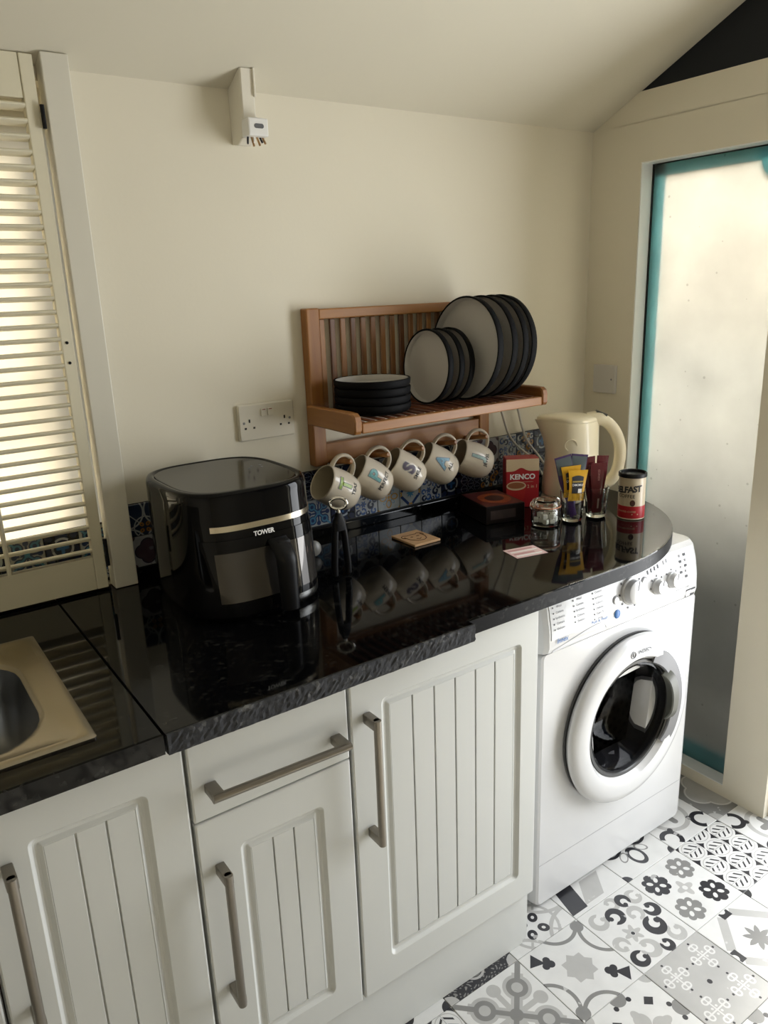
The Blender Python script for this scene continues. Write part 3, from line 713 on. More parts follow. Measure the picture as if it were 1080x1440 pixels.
# ------------------------------------------------------------------ washing machine
WX, WY, WW = .8425, -.562, .2975            # centre x, front face y, half width
wm = emptything('washing_machine', 'white front loading washing machine with a round porthole door', 'washing machine', (WX, -.30, 0)); oy = .30
fy = WY+oy                                   # front face in local y
DCX, DCZ, DR = .012, .441, .229              # porthole centre and outer radius
ZP = .700                                    # bottom of the control fascia
def rr(hx, z0, z1, r, y, inx=0): return [(x, y, z) for x, z in rrect(0, (z0+z1)/2, hx-inx, (z1-z0)/2-inx, r, 8)]
bm = bmesh.new()
base = rrect(0, (.012+ZP)/2, WW, (ZP-.012)/2, .012, 8)
def ringpts(R, y):
    out = []
    for x, z in base:
        a = math.atan2(z-DCZ, x-DCX); out.append((DCX+R*math.cos(a), y, DCZ+R*math.sin(a)))
    return out
loft([[(x, .262, z) for x, z in base], [(x, fy+.035, z) for x, z in base], [(x*.9985, fy+.022, z) for x, z in base], [(x*.993, fy+.010, z) for x, z in base], [(x*.980, fy+.0025, z) for x, z in base], [(x*.955, fy, z) for x, z in base],
      ringpts(.20, fy), ringpts(.165, fy+.003), ringpts(.150, fy+.03), ringpts(.150, fy+.05)], bm, True, False)
obj('body', bm, M_WHITE, wm, 25, flat=1)
obj('kick_seam', box(-WW*.955, WW*.955, fy-.0004, fy+.004, .1285, .1298), mat('pale seam shade', (.35, .35, .36), .5), wm)
# control fascia: curved in profile
prof = [(fy+.004, ZP+.001), (fy-.004, ZP+.004), (fy-.008, ZP+.018), (fy-.006, ZP+.06), (fy+.002, ZP+.105), (fy+.012, ZP+.137), (fy+.024, .8485), (.262, .8485), (.262, ZP+.001)]
bm = bmesh.new(); L = []
for x, dy in ((-WW, .030), (-WW+.003, .016), (-WW+.010, .006), (-WW+.022, 0), (WW-.022, 0), (WW-.010, .006), (WW-.003, .016), (WW, .030)):
    L.append([(x, y+(dy if y < .2 else 0), z) for y, z in prof])
loft(L, bm); obj('control_fascia', bm, M_WHITE, wm, 25)
def fas_y(z):
    for (y0, z0), (y1, z1) in zip(prof, prof[1:]):
        if z0 <= z <= z1: return y0+(y1-y0)*(z-z0)/(z1-z0)
    return fy
def fas(x, z, off=.0006): return (x, fas_y(z)-off, z)
# detergent drawer front with its finger scoop
def fsurf(x, z): return (x, fas_y(z), z), (0, -1, 0)
dr = obj('detergent_drawer', shell(fsurf, linsp(-WW+.028, -.080, 6), linsp(ZP+.036, ZP+.136, 8), .0016), M_WHITE, wm, 20)
scoop = []
for k in range(13):
    t = k/12; scoop.append((-WW+.034+.148*t, ZP+.004+.003*t))
for k in range(9):
    t = k/8; scoop.append((-.0815-.004*t-.02*t*t, ZP+.007+.026*math.sin(PI/2*t)))
for k in range(9):
    t = k/8; scoop.append((-.115-.148*t, ZP+.033-.024*t**1.3))
bm = bmesh.new()
V = [bm.verts.new((x, fas_y(z)-.0012, z)) for x, z in scoop]; bm.faces.new(V)
obj('drawer_scoop', bm, mat('scoop shade plastic', (.62, .62, .64), .3), wm)
obj('drawer_seam', shell(fsurf, linsp(-.0785, -.0775, 2), linsp(ZP+.034, ZP+.137, 8), .0002), M_INKG, wm)
obj('drawer_seam', shell(fsurf, linsp(-WW+.02, WW-.02, 2), linsp(ZP+.0005, ZP+.0015, 2), .0002), M_INKG, wm)
# knobs and buttons
def knob(x, z, r, h, nm='knob', m=M_WHITE, pointer=True):
    R = Matrix.Translation((x, fas_y(z), z)) @ Matrix.Rotation(PI/2-.10, 4, 'X')
    k = obj(nm, lathe([(0, -.003), (r*1.12, -.003), (r*1.12, .004), (r, .006), (r*.93, h-.002), (r*.85, h), (0, h)], 28, M=R), m, wm, True)
    if pointer: obj('pointer', bm_box_M(-.0012, .0012, r*.15, r*.9, h-.0005, h+.0008, R @ Matrix.Rotation(-.3, 4, 'Z')), M_INKG, k)
    return k
def bm_box_M(x0, x1, y0, y1, z0, z1, M):
    bm = bmesh.new(); add_box(bm, x0, x1, y0, y1, z0, z1, 0, M=M); return bm
knob(.010, .781, .031, .022); knob(.112, .768, .0195, .018); knob(.172, .770, .0195, .018)
def button(x, z, r, m, lab=None):
    R = Matrix.Translation((x, fas_y(z), z)) @ Matrix.Rotation(PI/2-.08, 4, 'X')
    obj('button', lathe([(0, -.003), (r, -.003), (r, .002), (r*.85, .0032), (0, .0032)], 24, M=R), m, wm, True, label=lab)
    obj('button_ring', lathe([(r*1.05, -.002), (r*1.28, -.002), (r*1.28, .0008), (r*1.05, .0008), (r*1.05, -.002)], 24, M=R), M_INKG if m is M_WHITE else M_WHITE, wm, True)
button(-.046, .772, .0095, M_WHITE); button(.064, .792, .0095, M_WHITE); button(-.044, .738, .011, M_INKB, 'blue round push button')
def fprint(body, x, z, size, m, bold=0, shear=0, rot=0):
    bm = text_bm(body, size, bold, 1, shear)
    return bm_plain(warp(bm, lambda a, b: fas(x+a, z+b, .0024)), m, 'lettering', wm)
ZT = ZP+.118
for cx_, head, n, w in ((-.245, 'Everyday 30° 7 Kg', 5, .034), (-.178, 'Specials', 5, .03), (-.112, 'Sports', 6, .026)):
    fprint(head, cx_+.010, ZT+.004, .0080, M_INK)
    for i in range(n):
        z = ZT-.010-.0125*i
        bm = bmesh.new(); bm.faces.new([bm.verts.new(fas(cx_-.016+a, z+b, .0024)) for a, b in ((0, 0), (.0035, 0), (.0035, .0035), (0, .0035))])
        bm_plain(bm, M_INK, 'print_mark', wm)
        fprint(('Cottons', 'Synthetics', 'Colours', 'Delicate', 'Rapid 30', 'Wool')[(i+n) % 6], cx_+.006, z+.0018, .0074, M_INK)
fprint('Innex', -.236, ZP+.030, .0165, M_INKB, .0003, .25); fprint('Push & Wash', -.108, ZP+.041, .0105, M_INKB, .0001)
for a, b in ((.080, .822), (.094, .824), (.108, .826), (.122, .828), (.146, .832), (.158, .834)):
    bm = bmesh.new(); bm.faces.new([bm.verts.new(fas(a+p*.003, b-.012+q*.005)) for p, q in ((-1, -1), (1, -1), (1, 1), (-1, 1))]); bm_plain(bm, M_INK if a < .13 else M_INKG, 'print_mark', wm)
for k in range(10):
    a = math.radians(20+320*k/9-70); x, z = .010+.042*math.sin(a), .781+.040*math.cos(a)
    bm = bmesh.new(); bm.faces.new([bm.verts.new(fas(x+p*.0026, z+q*.0026, .0012)) for p, q in ((-1, -1), (1, -1), (1, 1), (-1, 1))]); bm_plain(bm, M_INK, 'print_mark', wm)
for kx, kz in ((.112, .768), (.172, .770)):
    for k in range(5):
        a = math.radians(-90+45*k); x, z = kx+.027*math.sin(a), kz+.027*math.cos(a)
        bm = bmesh.new(); bm.faces.new([bm.verts.new(fas(x+p*.0018, z+q*.0024, .0012)) for p, q in ((-1, -1), (1, -1), (1, 1), (-1, 1))]); bm_plain(bm, M_INK, 'print_mark', wm)
fprint('7 kg 1200rpm', .215, .834, .0072, M_INKG)
for i in range(5):
    for j in range(2):
        x, z = .212+.02*j, .822-.014*i
        bm = bmesh.new(); bm.faces.new([bm.verts.new(fas(x+p*(.003+.002*((i+j) % 2)), z+q*.0034, .0012)) for p, q in ((-1, -1), (1, -1), (1, 1), (-1, 1))]); bm_plain(bm, M_INK if (i+j) % 2 else M_INKG, 'print_mark', wm)
fprint('waterbalance plus', .215, .738, .0080, M_INK)
# sticker
bm = bmesh.new(); bm.faces.new([bm.verts.new(fas(.252+p*.020, .716+q*.011, .001)) for p, q in ((-1, -1), (1, -1), (1, 1), (-1, 1))]); stk = bm_plain(bm, M_INK, 'sticker', wm, 'dark and white energy sticker')
bm = bmesh.new(); bm.faces.new([bm.verts.new(fas(.242+p*.0085, .716+q*.0085, .0018)) for p, q in ((-1, -1), (1, -1), (1, 1), (-1, 1))]); bm_plain(bm, M_WPRINT, 'sticker_print', stk)
bm_plain(warp(text_bm('A', .012), lambda a, b: fas(.262+a, .716+b, .0018)), M_WPRINT, 'sticker_print', stk)
# porthole door
R = Matrix.Translation((DCX, fy, DCZ)) @ Matrix.Rotation(PI/2, 4, 'X')
pd = obj('porthole_door', lathe([(.150, .004), (.212, .004), (.224, .010), (DR, .019), (.227, .026), (.220, .032), (.205, .0360), (.180, .0372), (.170, .0355), (.158, .020), (.150, .012), (.150, .004)], 72, M=R), M_WHITE, wm, True)
obj('gasket_ring', lathe([(.2145, .001), (.2255, .001), (.2255, .006), (.2145, .006), (.2145, .001)], 72, M=R), mat('door shadow seal', (.06, .06, .06), .6), pd, True)
obj('inner_ring', lathe([(.150, .019), (.158, .0215), (.1575, .024), (.150, .0235), (.146, .018), (.142, .006), (.150, .006), (.150, .019)], 64, M=R), mat('dark seal plastic', (.03, .03, .03), .3), pd, True)
obj('glass_bowl', lathe([(.1485, .0205), (.1485, .010), (.135, -.005), (.120, -.045), (.100, -.075), (.06, -.088), (0, -.09), (0, -.084), (.058, -.082), (.095, -.070), (.114, -.042), (.129, -.003), (.1425, .012), (.1425, .0205), (.1485, .0205)], 56, M=R), M_DGLASS, pd, True)
def arc(r0, r1, a0, a1, y0, y1, n=20, bow=0):
    bm = bmesh.new(); L = []
    for k in range(n+1):
        a = math.radians(a0+(a1-a0)*k/n); c, s = math.cos(a), math.sin(a); tp = math.sin(min(1, k/4, (n-k)/4)*PI/2); e = bow*math.sin(PI*k/n)-(y1-y0-.0035)*(1-tp)
        L.append([(DCX+r*c, fy-y, DCZ+r*s) for r, y in ((r0, y0), (r0, y1+e-.003), (r0+.003, y1+e), (r1-.003, y1+e), (r1, y1+e-.003), (r1, y0))])
    return loft(L, bm)
obj('recess', arc(.151, .194, -42, 66, .031, .0386, 24), M_GREYRING, pd, 35, label='mid grey finger recess')
obj('door_handle', arc(.138, .166, -20, 40, .030, .045, 20, .004), M_GREYH, pd, 35, label='olive grey curved door pull')
for a_, sz in ((97, .0185),):
    pass
def doorprint(body, ang0, rad, size, bold=0):
    def f(a, b):
        t = math.radians(ang0)-a/rad; r = rad+b; return (DCX+r*math.cos(t), fy-.0388, DCZ+r*math.sin(t))
    return bm_plain(warp(text_bm(body, size, bold), f), M_INK, 'lettering', pd)
doorprint('INDESIT', 84, .190, .0145, .0003)
bm = bmesh.new(); t = math.radians(97); cx_, cz_ = DCX+.190*math.cos(t), DCZ+.190*math.sin(t)
tube([(cx_+.0085*math.cos(2*PI*k/24), fy-.0380, cz_+.0085*math.sin(2*PI*k/24)) for k in range(24)], .0010, 6, bm, closed=True)
add_box(bm, cx_-.0012, cx_+.0012, fy-.039, fy-.0375, cz_-.005, cz_+.003); add_box(bm, cx_-.0012, cx_+.0012, fy-.039, fy-.0375, cz_+.0042, cz_+.0062)
obj('emblem', bm, M_INKG, pd)
# drum
R2 = Matrix.Translation((DCX, fy+.055, DCZ)) @ Matrix.Rotation(-PI/2, 4, 'X')
def drum_mat():
    m = bpy.data.materials.new('perforated drum steel'); m.use_nodes = True; nt = m.node_tree; X.nt = nt; p = nt.nodes['Principled BSDF']
    tc = nt.nodes.new('ShaderNodeTexCoord'); sp = nt.nodes.new('ShaderNodeSeparateXYZ'); nt.links.new(tc.outputs['Object'], sp.inputs[0])
    x, y, z = (X(sp.outputs[i]) for i in range(3)); t = ang(x-DCX, z-DCZ)
    a, b = frac(t*9.0)-.5, frac(y*55.0)-.5; hole = hyp(a, b) < .28
    mx = nt.nodes.new('ShaderNodeMix'); mx.data_type = 'RGBA'; nt.links.new(hole.k, mx.inputs['Factor']); mx.inputs['A'].default_value = (.30, .27, .24, 1); mx.inputs['B'].default_value = (.01, .01, .01, 1)
    nt.links.new(mx.outputs['Result'], p.inputs['Base Color']); p.inputs['Metallic'].default_value = 1; p.inputs['Roughness'].default_value = .4; return m
obj('drum', lathe([(.150, 0), (.165, .006), (.225, .012), (.235, .03), (.235, .18), (.05, .20), (0, .2)], 48, M=R2), drum_mat(), wm, True)
for sx in (-1, 1):
    for yy in (fy+.06, .22): obj('foot', lathe([(0, 0), (.02, 0), (.02, .008), (.01, .010), (.01, .016), (0, .016)], 16, M=Matrix.Translation((sx*.25, yy, 0))), M_BLACKS, wm)

# ------------------------------------------------------------------ air fryer
AF = emptything('air_fryer', 'black gloss air fryer with silver stripe and window basket', 'air fryer', (-.010, -.198, WT))
AH = .250
def af_ab(z):
    ks = [(0, .136, .176), (.012, .141, .184), (.03, .142, .183), (.16, .1415, .165), (.225, .141, .160), (.25, .139, .157)]
    for (z0, a0, b0), (z1, a1, b1) in zip(ks, ks[1:]):
        if z0 <= z <= z1:
            t = (z-z0)/(z1-z0); return a0+(a1-a0)*t, b0+(b1-b0)*t
    return ks[-1][1:]
NE = 3.4
def af_pt(a, b, k, seg=72):
    x, y = sup(a, b, NE, k, seg)
    return (x, y if y < 0 else y*.160/b if b > .160 else y)
L = []
for z in (0.0005, .006, .012, .03, .08, .13, .16, .2, .225):
    a, b = af_ab(z); L.append([(*af_pt(a, b, k), z) for k in range(72)])
L.append([(*af_pt(.1412, .160, k), .236) for k in range(72)])
for ins, z in ((.0015, .244), (.005, .249), (.010, .2505), (.014, .2500), (.0165, .2470)):
    L.append([(*af_pt(.1412-ins, .160-ins, k), z) for k in range(72)])
obj('housing', loft(L), M_BLACK, AF, 50)
obj('top_panel', loft([[(*af_pt(.1236, .1425, k), .2472) for k in range(72)], [(*af_pt(.1236, .1425, k), .2484) for k in range(72)], [(*af_pt(.1216, .1405, k), .2490) for k in range(72)]]), mat('smoky glass panel', (.010, .010, .009), .10, spec=.45), AF, label='glossy touch panel')
def af_s(x, z):
    a, b = af_ab(z); q = min(.999, abs(x/a)); y = -b*(1-q**NE)**(1/NE)
    nx = (q**(NE-1))/a*math.copysign(1, x); ny = -((abs(y)/b)**(NE-1))/b; n = Vector((nx, ny, 0)).normalized()
    return (x, y, z), n
obj('stripe', shell(lambda x, z: af_s(x, z), linsp(-.100, .137, 40), [.1765, .178, .186, .1875], .0015), mat('champagne metal stripe', (.62, .56, .45), .22, metal=1), AF, True, label='curved silver metal stripe')
bsk = obj('basket_front', shell(af_s, linsp(-.118, .1365, 40), linsp(.012, .160, 16), .0022), M_BLACK, AF, 50)
obj('window', shell(lambda x, z: (lambda q: (Vector(q[0])+q[1]*.0022, q[1]))(af_s(x, z)), linsp(-.098, .131, 40), linsp(.040, .136, 12), .0014), mat('mirrored viewing glass', (.075, .07, .066), .05, metal=.7), bsk, 50, label='mirrored viewing window')
obj('base_band', shell(lambda x, z: (lambda q: (Vector(q[0])+q[1]*.002, q[1]))(af_s(x, z)), linsp(.055, .138, 20), linsp(.008, .026, 4), .0012), mat('dark chrome band', (.28, .28, .27), .25, metal=1), bsk, 50)
# handle: arched grip standing off the basket
hp = []
for k in range(17):
    t = k/16; z = .148-.150*t*.90; off = .003+.036*math.sin(min(1, t*3.6)*PI/2)*(1-.38*t)
    hp.append((t, z, off))
bm = bmesh.new(); L = []
for t, z, off in hp:
    w = .0215-.003*t; yb = af_s(.030, max(.012, z))[0][1]
    cxx = .026
    L.append([(cxx+w*a, yb-off-.012*b, z) for a, b in ((-1, -.6), (-.8, .5), (-.4, 1), (.4, 1), (.8, .5), (1, -.6))])
loft(L, bm); add_box(bm, .016, .044, -.190, -.150, .128, .146, .003)
obj('handle', bm, M_BLACKS, bsk, 50, label='matt black grip')
bm_plain(warp(text_bm('TOWER', .0125, .0004, .95), lambda a, b: (lambda q: Vector(q[0])+q[1]*.0030)(af_s(.000+a, .1640+b))), M_WPRINT, 'lettering', AF)
for a, b in ((.062, .010), (.075, .028), (.094, .025), (.090, .008)):
    obj('touch_mark', lathe([(0, 0), (.003, 0), (.003, .0004), (0, .0004)], 12, M=Matrix.Translation((a, b, .2490))), M_INKG, AF)

# ------------------------------------------------------------------ plate rack
RX0, RX1 = .302, .882
rk = emptything('plate_rack', 'slatted acacia wall rack with a plate shelf and mug pegs', 'plate rack', (0, 0, 1.09)); RZ = 1.09
for a, b in ((RX0, RX0+.036), (RX1-.036, RX1)): obj('post', box(a, b, -.030, -.0008, 0, 1.470-RZ, .003), M_WOODZ, rk)
obj('top_rail', box(RX0+.036, RX1-.036, -.028, -.004, 1.444-RZ, 1.468-RZ, .003), M_WOODX, rk)
obj('hook_rail', box(RX0+.036, RX1-.036, -.026, -.004, .004, 1.143-RZ, .002), M_WOODX, rk)
obj('back_rail', box(RX0+.036, RX1-.036, -.026, -.006, 1.205-RZ, 1.222-RZ, .002), M_WOODX, rk)
ns = 17; pw = (RX1-RX0-.072)/ns
sl0 = None
for i in range(ns):
    if sl0 is None: o = sl0 = obj('back_slat', box(-.0078, .0078, -.014, -.007, 1.222-RZ, 1.444-RZ, .002, 1), M_SLATZ, rk)
    else: o = bpy.data.objects.new('back_slat', sl0.data); COL.objects.link(o); o.parent = rk
    o.location = (RX0+.036+pw*(i+.5), 0, 0)
def side_bm(x0, x1):
    pl = [(-.0305, 1.198), (-.0305, 1.244), (-.20, 1.246), (-.228, 1.245), (-.238, 1.238), (-.241, 1.228), (-.241, 1.206), (-.237, 1.199), (-.228, 1.197)]
    L = []
    for x, i in ((x0, .003), (x0+.003, 0), (x1-.003, 0), (x1, .003)):
        L.append([(x, y+(i if y < -.1 else 0), z+(-i if z > 1.22 else i)-RZ) for y, z in pl])
    return loft(L)
obj('shelf_side', side_bm(RX0-.014, RX0+.006), M_WOODY, rk); obj('shelf_side', side_bm(RX1-.006, RX1+.014), M_WOODY, rk)
obj('front_rail', box(RX0+.0065, RX1-.0065, -.239, -.221, 1.199-RZ, 1.222-RZ, .003), M_WOODX, rk)
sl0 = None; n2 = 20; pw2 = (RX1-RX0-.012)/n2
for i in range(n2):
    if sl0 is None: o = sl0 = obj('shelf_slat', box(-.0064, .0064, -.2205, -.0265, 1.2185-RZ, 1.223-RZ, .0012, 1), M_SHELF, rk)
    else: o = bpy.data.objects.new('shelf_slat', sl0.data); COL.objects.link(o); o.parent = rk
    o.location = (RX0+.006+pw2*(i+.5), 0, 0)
PEGX = [.353, .463, .573, .683, .793]; HY, HZ = -.088, 1.1295
p0 = None
for x in PEGX:
    if p0 is None:
        o = p0 = obj('peg', tube([(0, -.020, 1.094-RZ), (0, -.070, 1.103-RZ), (0, -.113, 1.110-RZ), (0, -.116, 1.111-RZ)], [.007, .0065, .0065, .004], 14), M_WOODX, rk, True)
    else: o = bpy.data.objects.new('peg', p0.data); COL.objects.link(o); o.parent = rk
    o.location = (x, 0, 0)

# ------------------------------------------------------------------ mugs
MH = .0955
mprof = [(0, .002), (.026, .002), (.029, 0), (.032, .001), (.038, .007), (.043, .018), (.0460, .033), (.0472, .048), (.0466, .064), (.0452, .080), (.0440, .093), (.0435, MH), (.0420, MH+.0012), (.0405, MH),
         (.0412, .087), (.0430, .066), (.0435, .05), (.042, .033), (.036, .014), (.026, .008), (0, .007)]
def mug_r(z):
    z = max(.002, min(MH, z)); o = mprof[4:12]
    for (r0, z0), (r1, z1) in zip(o, o[1:]):
        if z0 <= z <= z1: return r0+(r1-r0)*(z-z0)/(z1-z0)
    return .043
def mug(letter, word, color, H, yaw, tilt, label):
    g = emptything('mug', label, 'mug', group='lettered mugs hanging from the rack pegs')
    ca, sa, ct, st = math.cos(yaw), math.sin(yaw), math.cos(tilt), math.sin(tilt)
    m_ = Vector((-ca*ct, -sa*ct, st)); h = (Vector((0, 0, 1))-m_*m_.z).normalized(); y_ = m_.cross(h)
    K_ = 1.02; org = Vector(H)-h*.0860*K_-m_*.060*K_; h = h*K_; y_ = y_*K_; m_ = m_*K_
    g.matrix_world = Matrix(((h.x, y_.x, m_.x, org.x), (h.y, y_.y, m_.y, org.y), (h.z, y_.z, m_.z, org.z), (0, 0, 0, 1)))
    obj('cup', lathe(mprof, 48, mis=[0]*13+[1]*7), [M_CREAMM, M_CREAMI], g, True)
    pts = []
    for k in range(15):
        a = math.radians(100-200*k/14); pts.append((.0440+.0375*abs(math.cos(a))**.8 if abs(a) < PI/2 else .0425, 0, .057+.031*math.sin(a)))
    obj('handle', tube(pts, .0046, 12, flat=1.7, up=(0, 1, 0)), M_CREAMM, g, True)
    def wrap(z0, off):
        def f(a, b):
            z = z0+b; r = mug_r(z)+off; t = -PI/2+.30+a/.047
            return (r*math.cos(t), r*math.sin(t), z)
        return f
    bm_plain(warp(text_bm(letter, .046, .0032, sub=3), wrap(.059, .0005)), M_INKG, 'letter_outline', g)
    bm_plain(warp(text_bm(letter, .046, .0014, sub=3), wrap(.059, .0009)), mat('letter glaze '+letter, color, .35, var=.5, vscale=260), 'letter', g, 'printed initial %s' % letter)
    bm_plain(warp(text_bm(word, .0138, .0003, sub=2), wrap(.0325, .0006)), M_INK, 'lettering', g)
    return g
mug('T', 'TEAS', srgb(140, 165, 70), (PEGX[0]-.006, -.108, HZ), math.radians(2), math.radians(30), 'cream mug printed with a green letter T')
mug('P', 'PERFECT', srgb(110, 165, 165), (PEGX[1]-.002, -.102, HZ), math.radians(-13), math.radians(35), 'cream mug printed with a teal letter P')
mug('S', 'SMILE', srgb(90, 80, 95), (PEGX[2], -.096, HZ), math.radians(-17), math.radians(35), 'cream mug printed with a dark purple letter S')
mug('A', 'ALL', srgb(120, 160, 180), (PEGX[3]+.001, -.092, HZ), math.radians(-19), math.radians(33), 'cream mug printed with a pale blue letter A')
mug('J', 'JEWEL', srgb(150, 175, 170), (PEGX[4]+.003, -.089, HZ), math.radians(-17), math.radians(23), 'cream mug printed with a pale green letter J')

# ------------------------------------------------------------------ plates
def plate_mesh(name, R, h):
    pr = [(0, .003), (R*.62, .003), (R*.64, 0), (R*.80, 0), (R*.86, h*.06), (R*.95, h*.22), (R*.99, h*.45), (R, h*.93), (R-.001, h), (R-.0035, h+.0004), (R-.0050, h-.001), (R-.0065, h*.6), (R*.93, h*.34), (R*.86, h*.27), (R*.5, h*.25), (0, h*.25)]
    bm = lathe(pr, 64, mis=[0]*10+[1]*5); me = bpy.data.meshes.new(name); bmesh.ops.recalc_face_normals(bm, faces=bm.faces[:]); bm.to_mesh(me); bm.free()
    me.materials.append(M_PLBK); me.materials.append(M_PLIN)
    for p in me.polygons: p.use_smooth = True
    me.set_sharp_from_angle(angle=math.radians(50)); return me
PL, PS = plate_mesh('dinner_plate', .129, .029), plate_mesh('side_plate', .0925, .0235)
SHT = 1.2235
def plate(me, nm, loc, rot, label, group):
    o = bpy.data.objects.new(nm, me); COL.objects.link(o); o.location = loc; o.rotation_euler = rot; return tag(o, label, 'plate', group)
for i in range(4):
    plate(PS, 'side_plate', (.420, -.120, SHT+.0005+.0190*i), (0, 0, i), ('black and cream side plate lying at the bottom of the flat stack', 'black and cream side plate second from the bottom of the flat stack', 'black and cream side plate second from the top of the flat stack', 'black rimmed side plate showing its cream inside on top of the flat stack')[i], 'side plates stacked flat on the rack')
lean = math.radians(-86)
for i, x in enumerate((.598, .633, .666)):
    plate(PS, 'side_plate', (x, -.130, SHT+.0008+.0925), (0, lean, 0), ('small plate with its grey cream face showing at the front of the upright row', 'small black rimmed plate upright between two other small plates', 'small black rimmed plate upright against the large plates')[i], 'small plates standing upright in the rack')
for i, x in enumerate((.712, .760, .797, .826)):
    plate(PL, 'dinner_plate', (x, -.149, SHT+.0012+.129), (0, lean, 0), ('large dinner plate with its grey cream face behind the small plates', 'large black rimmed dinner plate directly behind the foremost large plate', 'large black rimmed dinner plate in front of the last one', 'large black rimmed dinner plate at the end of the rack')[i], 'dinner plates standing upright in the rack')

# ------------------------------------------------------------------ electric fittings
so = emptything('double_socket', 'cream double switched socket on the back wall', 'socket', (.190, 0, 1.2185))
def flip(w, h, r=.004): return rrect(0, 0, w/2, h/2, r, 4)
obj('plate', loft([[(x, -.0005, z) for x, z in flip(.146, .086)], [(x, -.007, z) for x, z in flip(.146, .086)], [(x, -.010, z) for x, z in flip(.140, .080)]]), M_SOCK, so)
for sx in (-1, 1):
    obj('rocker_switch', box(sx*.0085-.007, sx*.0085+.007, -.0135, -.0095, .012, .030, .001), M_SOCK, so)
    obj('switch_mark', box(sx*.0085-.004, sx*.0085+.004, -.0139, -.0134, .0268, .0285), mat('red switch mark', (.25, .05, .03), .5), so)
    cx_ = sx*.046
    for a, b, w, h in ((0, .004, .003, .0055), (-.011, -.013, .004, .0032), (.011, -.013, .004, .0032)):
        obj('pin_slot', box(cx_+a-w/2*1.3, cx_+a+w/2*1.3, -.0104, -.0098, b-h/2*1.4, b+h/2*1.4), M_DARKHOLE, so)
    obj('screw', lathe([(0, 0), (.0032, 0), (.0028, .0008), (0, .0008)], 12, M=Matrix.Translation((sx*.060+ (0 if sx > 0 else 0), -.0098, 0)) @ Matrix.Rotation(PI/2, 4, 'X')), M_INKG, so)
M_BLANK = mat('grey white blank plate', (.60, .58, .55), .35)
bp_ = emptything('blank_plate', 'square blank switch plate on the wall beside the frosted window', 'blank plate', (XR, -.084, 1.216))
obj('plate', loft([[(-.0005, y, z) for y, z in flip(.086, .086)], [(-.006, y, z) for y, z in flip(.086, .086)], [(-.0085, y, z) for y, z in flip(.081, .081)]]), M_BLANK, bp_)
obj('screw', lathe([(0, 0), (.0032, 0), (.0028, .0008), (0, .0008)], 12, M=Matrix.Translation((-.0083, -.028, 0)) @ Matrix.Rotation(-PI/2, 4, 'Y')), M_INKG, bp_)
# curtain/blind bracket below the ceiling
br = emptything('wall_bracket', 'white upright bracket hanging under the ceiling with a cut wire box', 'bracket', (.180, 0, 1.80))
zb = 1.80
pl = [(-.001, 1.816), (-.030, 1.812), (-.050, 1.822), (-.060, 1.86), (-.062, ceil_z(-.062)-.002), (-.001, ceil_z(-.001)-.002)]
L = []
for x, i in ((-.016, .003), (-.013, 0), (.013, 0), (.016, .003)): L.append([(x, y+(i if y < -.01 else 0), z-zb) for y, z in pl])
obj('upright', loft(L), M_OLDPL, br)
obj('cable_strip', box(.012, .0165, -.066, -.058, 1.90-zb, ceil_z(-.07)-.004-zb, .001), M_OLDPL, br)
bx2 = obj('terminal_box', box(-.016, .030, -.084, -.050, 1.822-zb, 1.857-zb, .003), M_PLAST, br)
obj('slot', loft([[(x+.008, -.0835, z+1.841-zb) for x, z in rrect(0, 0, .011, .0045, .0044, 5)], [(x+.008, -.0845, z+1.841-zb) for x, z in rrect(0, 0, .011, .0045, .0044, 5)]]), M_GREYRING, bx2)
for k, (x, dx, l, m) in enumerate(((.000, -.004, .016, M_INK), (.008, .002, .020, M_BRASS), (.014, -.003, .014, M_WPRINT), (.020, .004, .018, M_BRASS), (.027, .003, .012, M_INK), (.033, .004, .014, M_BRASS))):
    obj('wire_end', tube([(x-.010, -.066, 1.824-zb), (x-.010+dx*.5, -.068, 1.824-zb-l*.5), (x-.010+dx, -.071, 1.824-zb-l)], .0022, 8), m, br, True)

# ------------------------------------------------------------------ kettle
KT = emptything('kettle', 'cream plastic jug kettle with a big looped handle', 'kettle', (1.035, -.205, WT)); KT.rotation_euler = (0, 0, math.radians(-40))
seg = 56; L = []
def krad(z):
    ks = [(.020, .079), (.03, .081), (.06, .080), (.12, .0745), (.18, .0675), (.215, .0635), (.230, .061)]
    for (z0, r0), (z1, r1) in zip(ks, ks[1:]):
        if z0 <= z <= z1: return r0+(r1-r0)*(z-z0)/(z1-z0)
    return .061
def kpt(t, z, r):
    d = math.atan2(math.sin(t-PI), math.cos(t-PI))             # spout points to -x
    sp = max(0, (z-.135)/.095); s = .040*sp**1.4*math.exp(-(d/.42)**2)
    b = math.atan2(math.sin(t), math.cos(t)); hb = .010*math.exp(-(b/.5)**2)*max(0, (z-.12)/.1)
    return ((r+s+hb)*math.cos(t), (r+s*.6)*math.sin(t)*.97, z)
for z in (.020, .024, .03, .06, .09, .12, .15, .18, .20, .215, .226, .230):
    L.append([kpt(2*PI*k/seg, z+(0 if z < .22 else .006*max(0, -math.cos(2*PI*k/seg))), krad(z)-(.004 if z == .020 else 0)) for k in range(seg)])
obj('jug', loft(L), M_CREAMK, KT, 50)
def klid(ins, z): return [(lambda p: (p[0]*(1-ins), p[1]*(1-ins), z+.006*max(0, -math.cos(2*PI*k/seg))*(1-ins)))(kpt(2*PI*k/seg, .230, .061)) for k in range(seg)]
obj('lid', loft([klid(.01, .2305), klid(.02, .236), klid(.10, .241), klid(.3, .246), klid(.6, .249), klid(.9, .250)]), M_CREAMK, KT, 50)
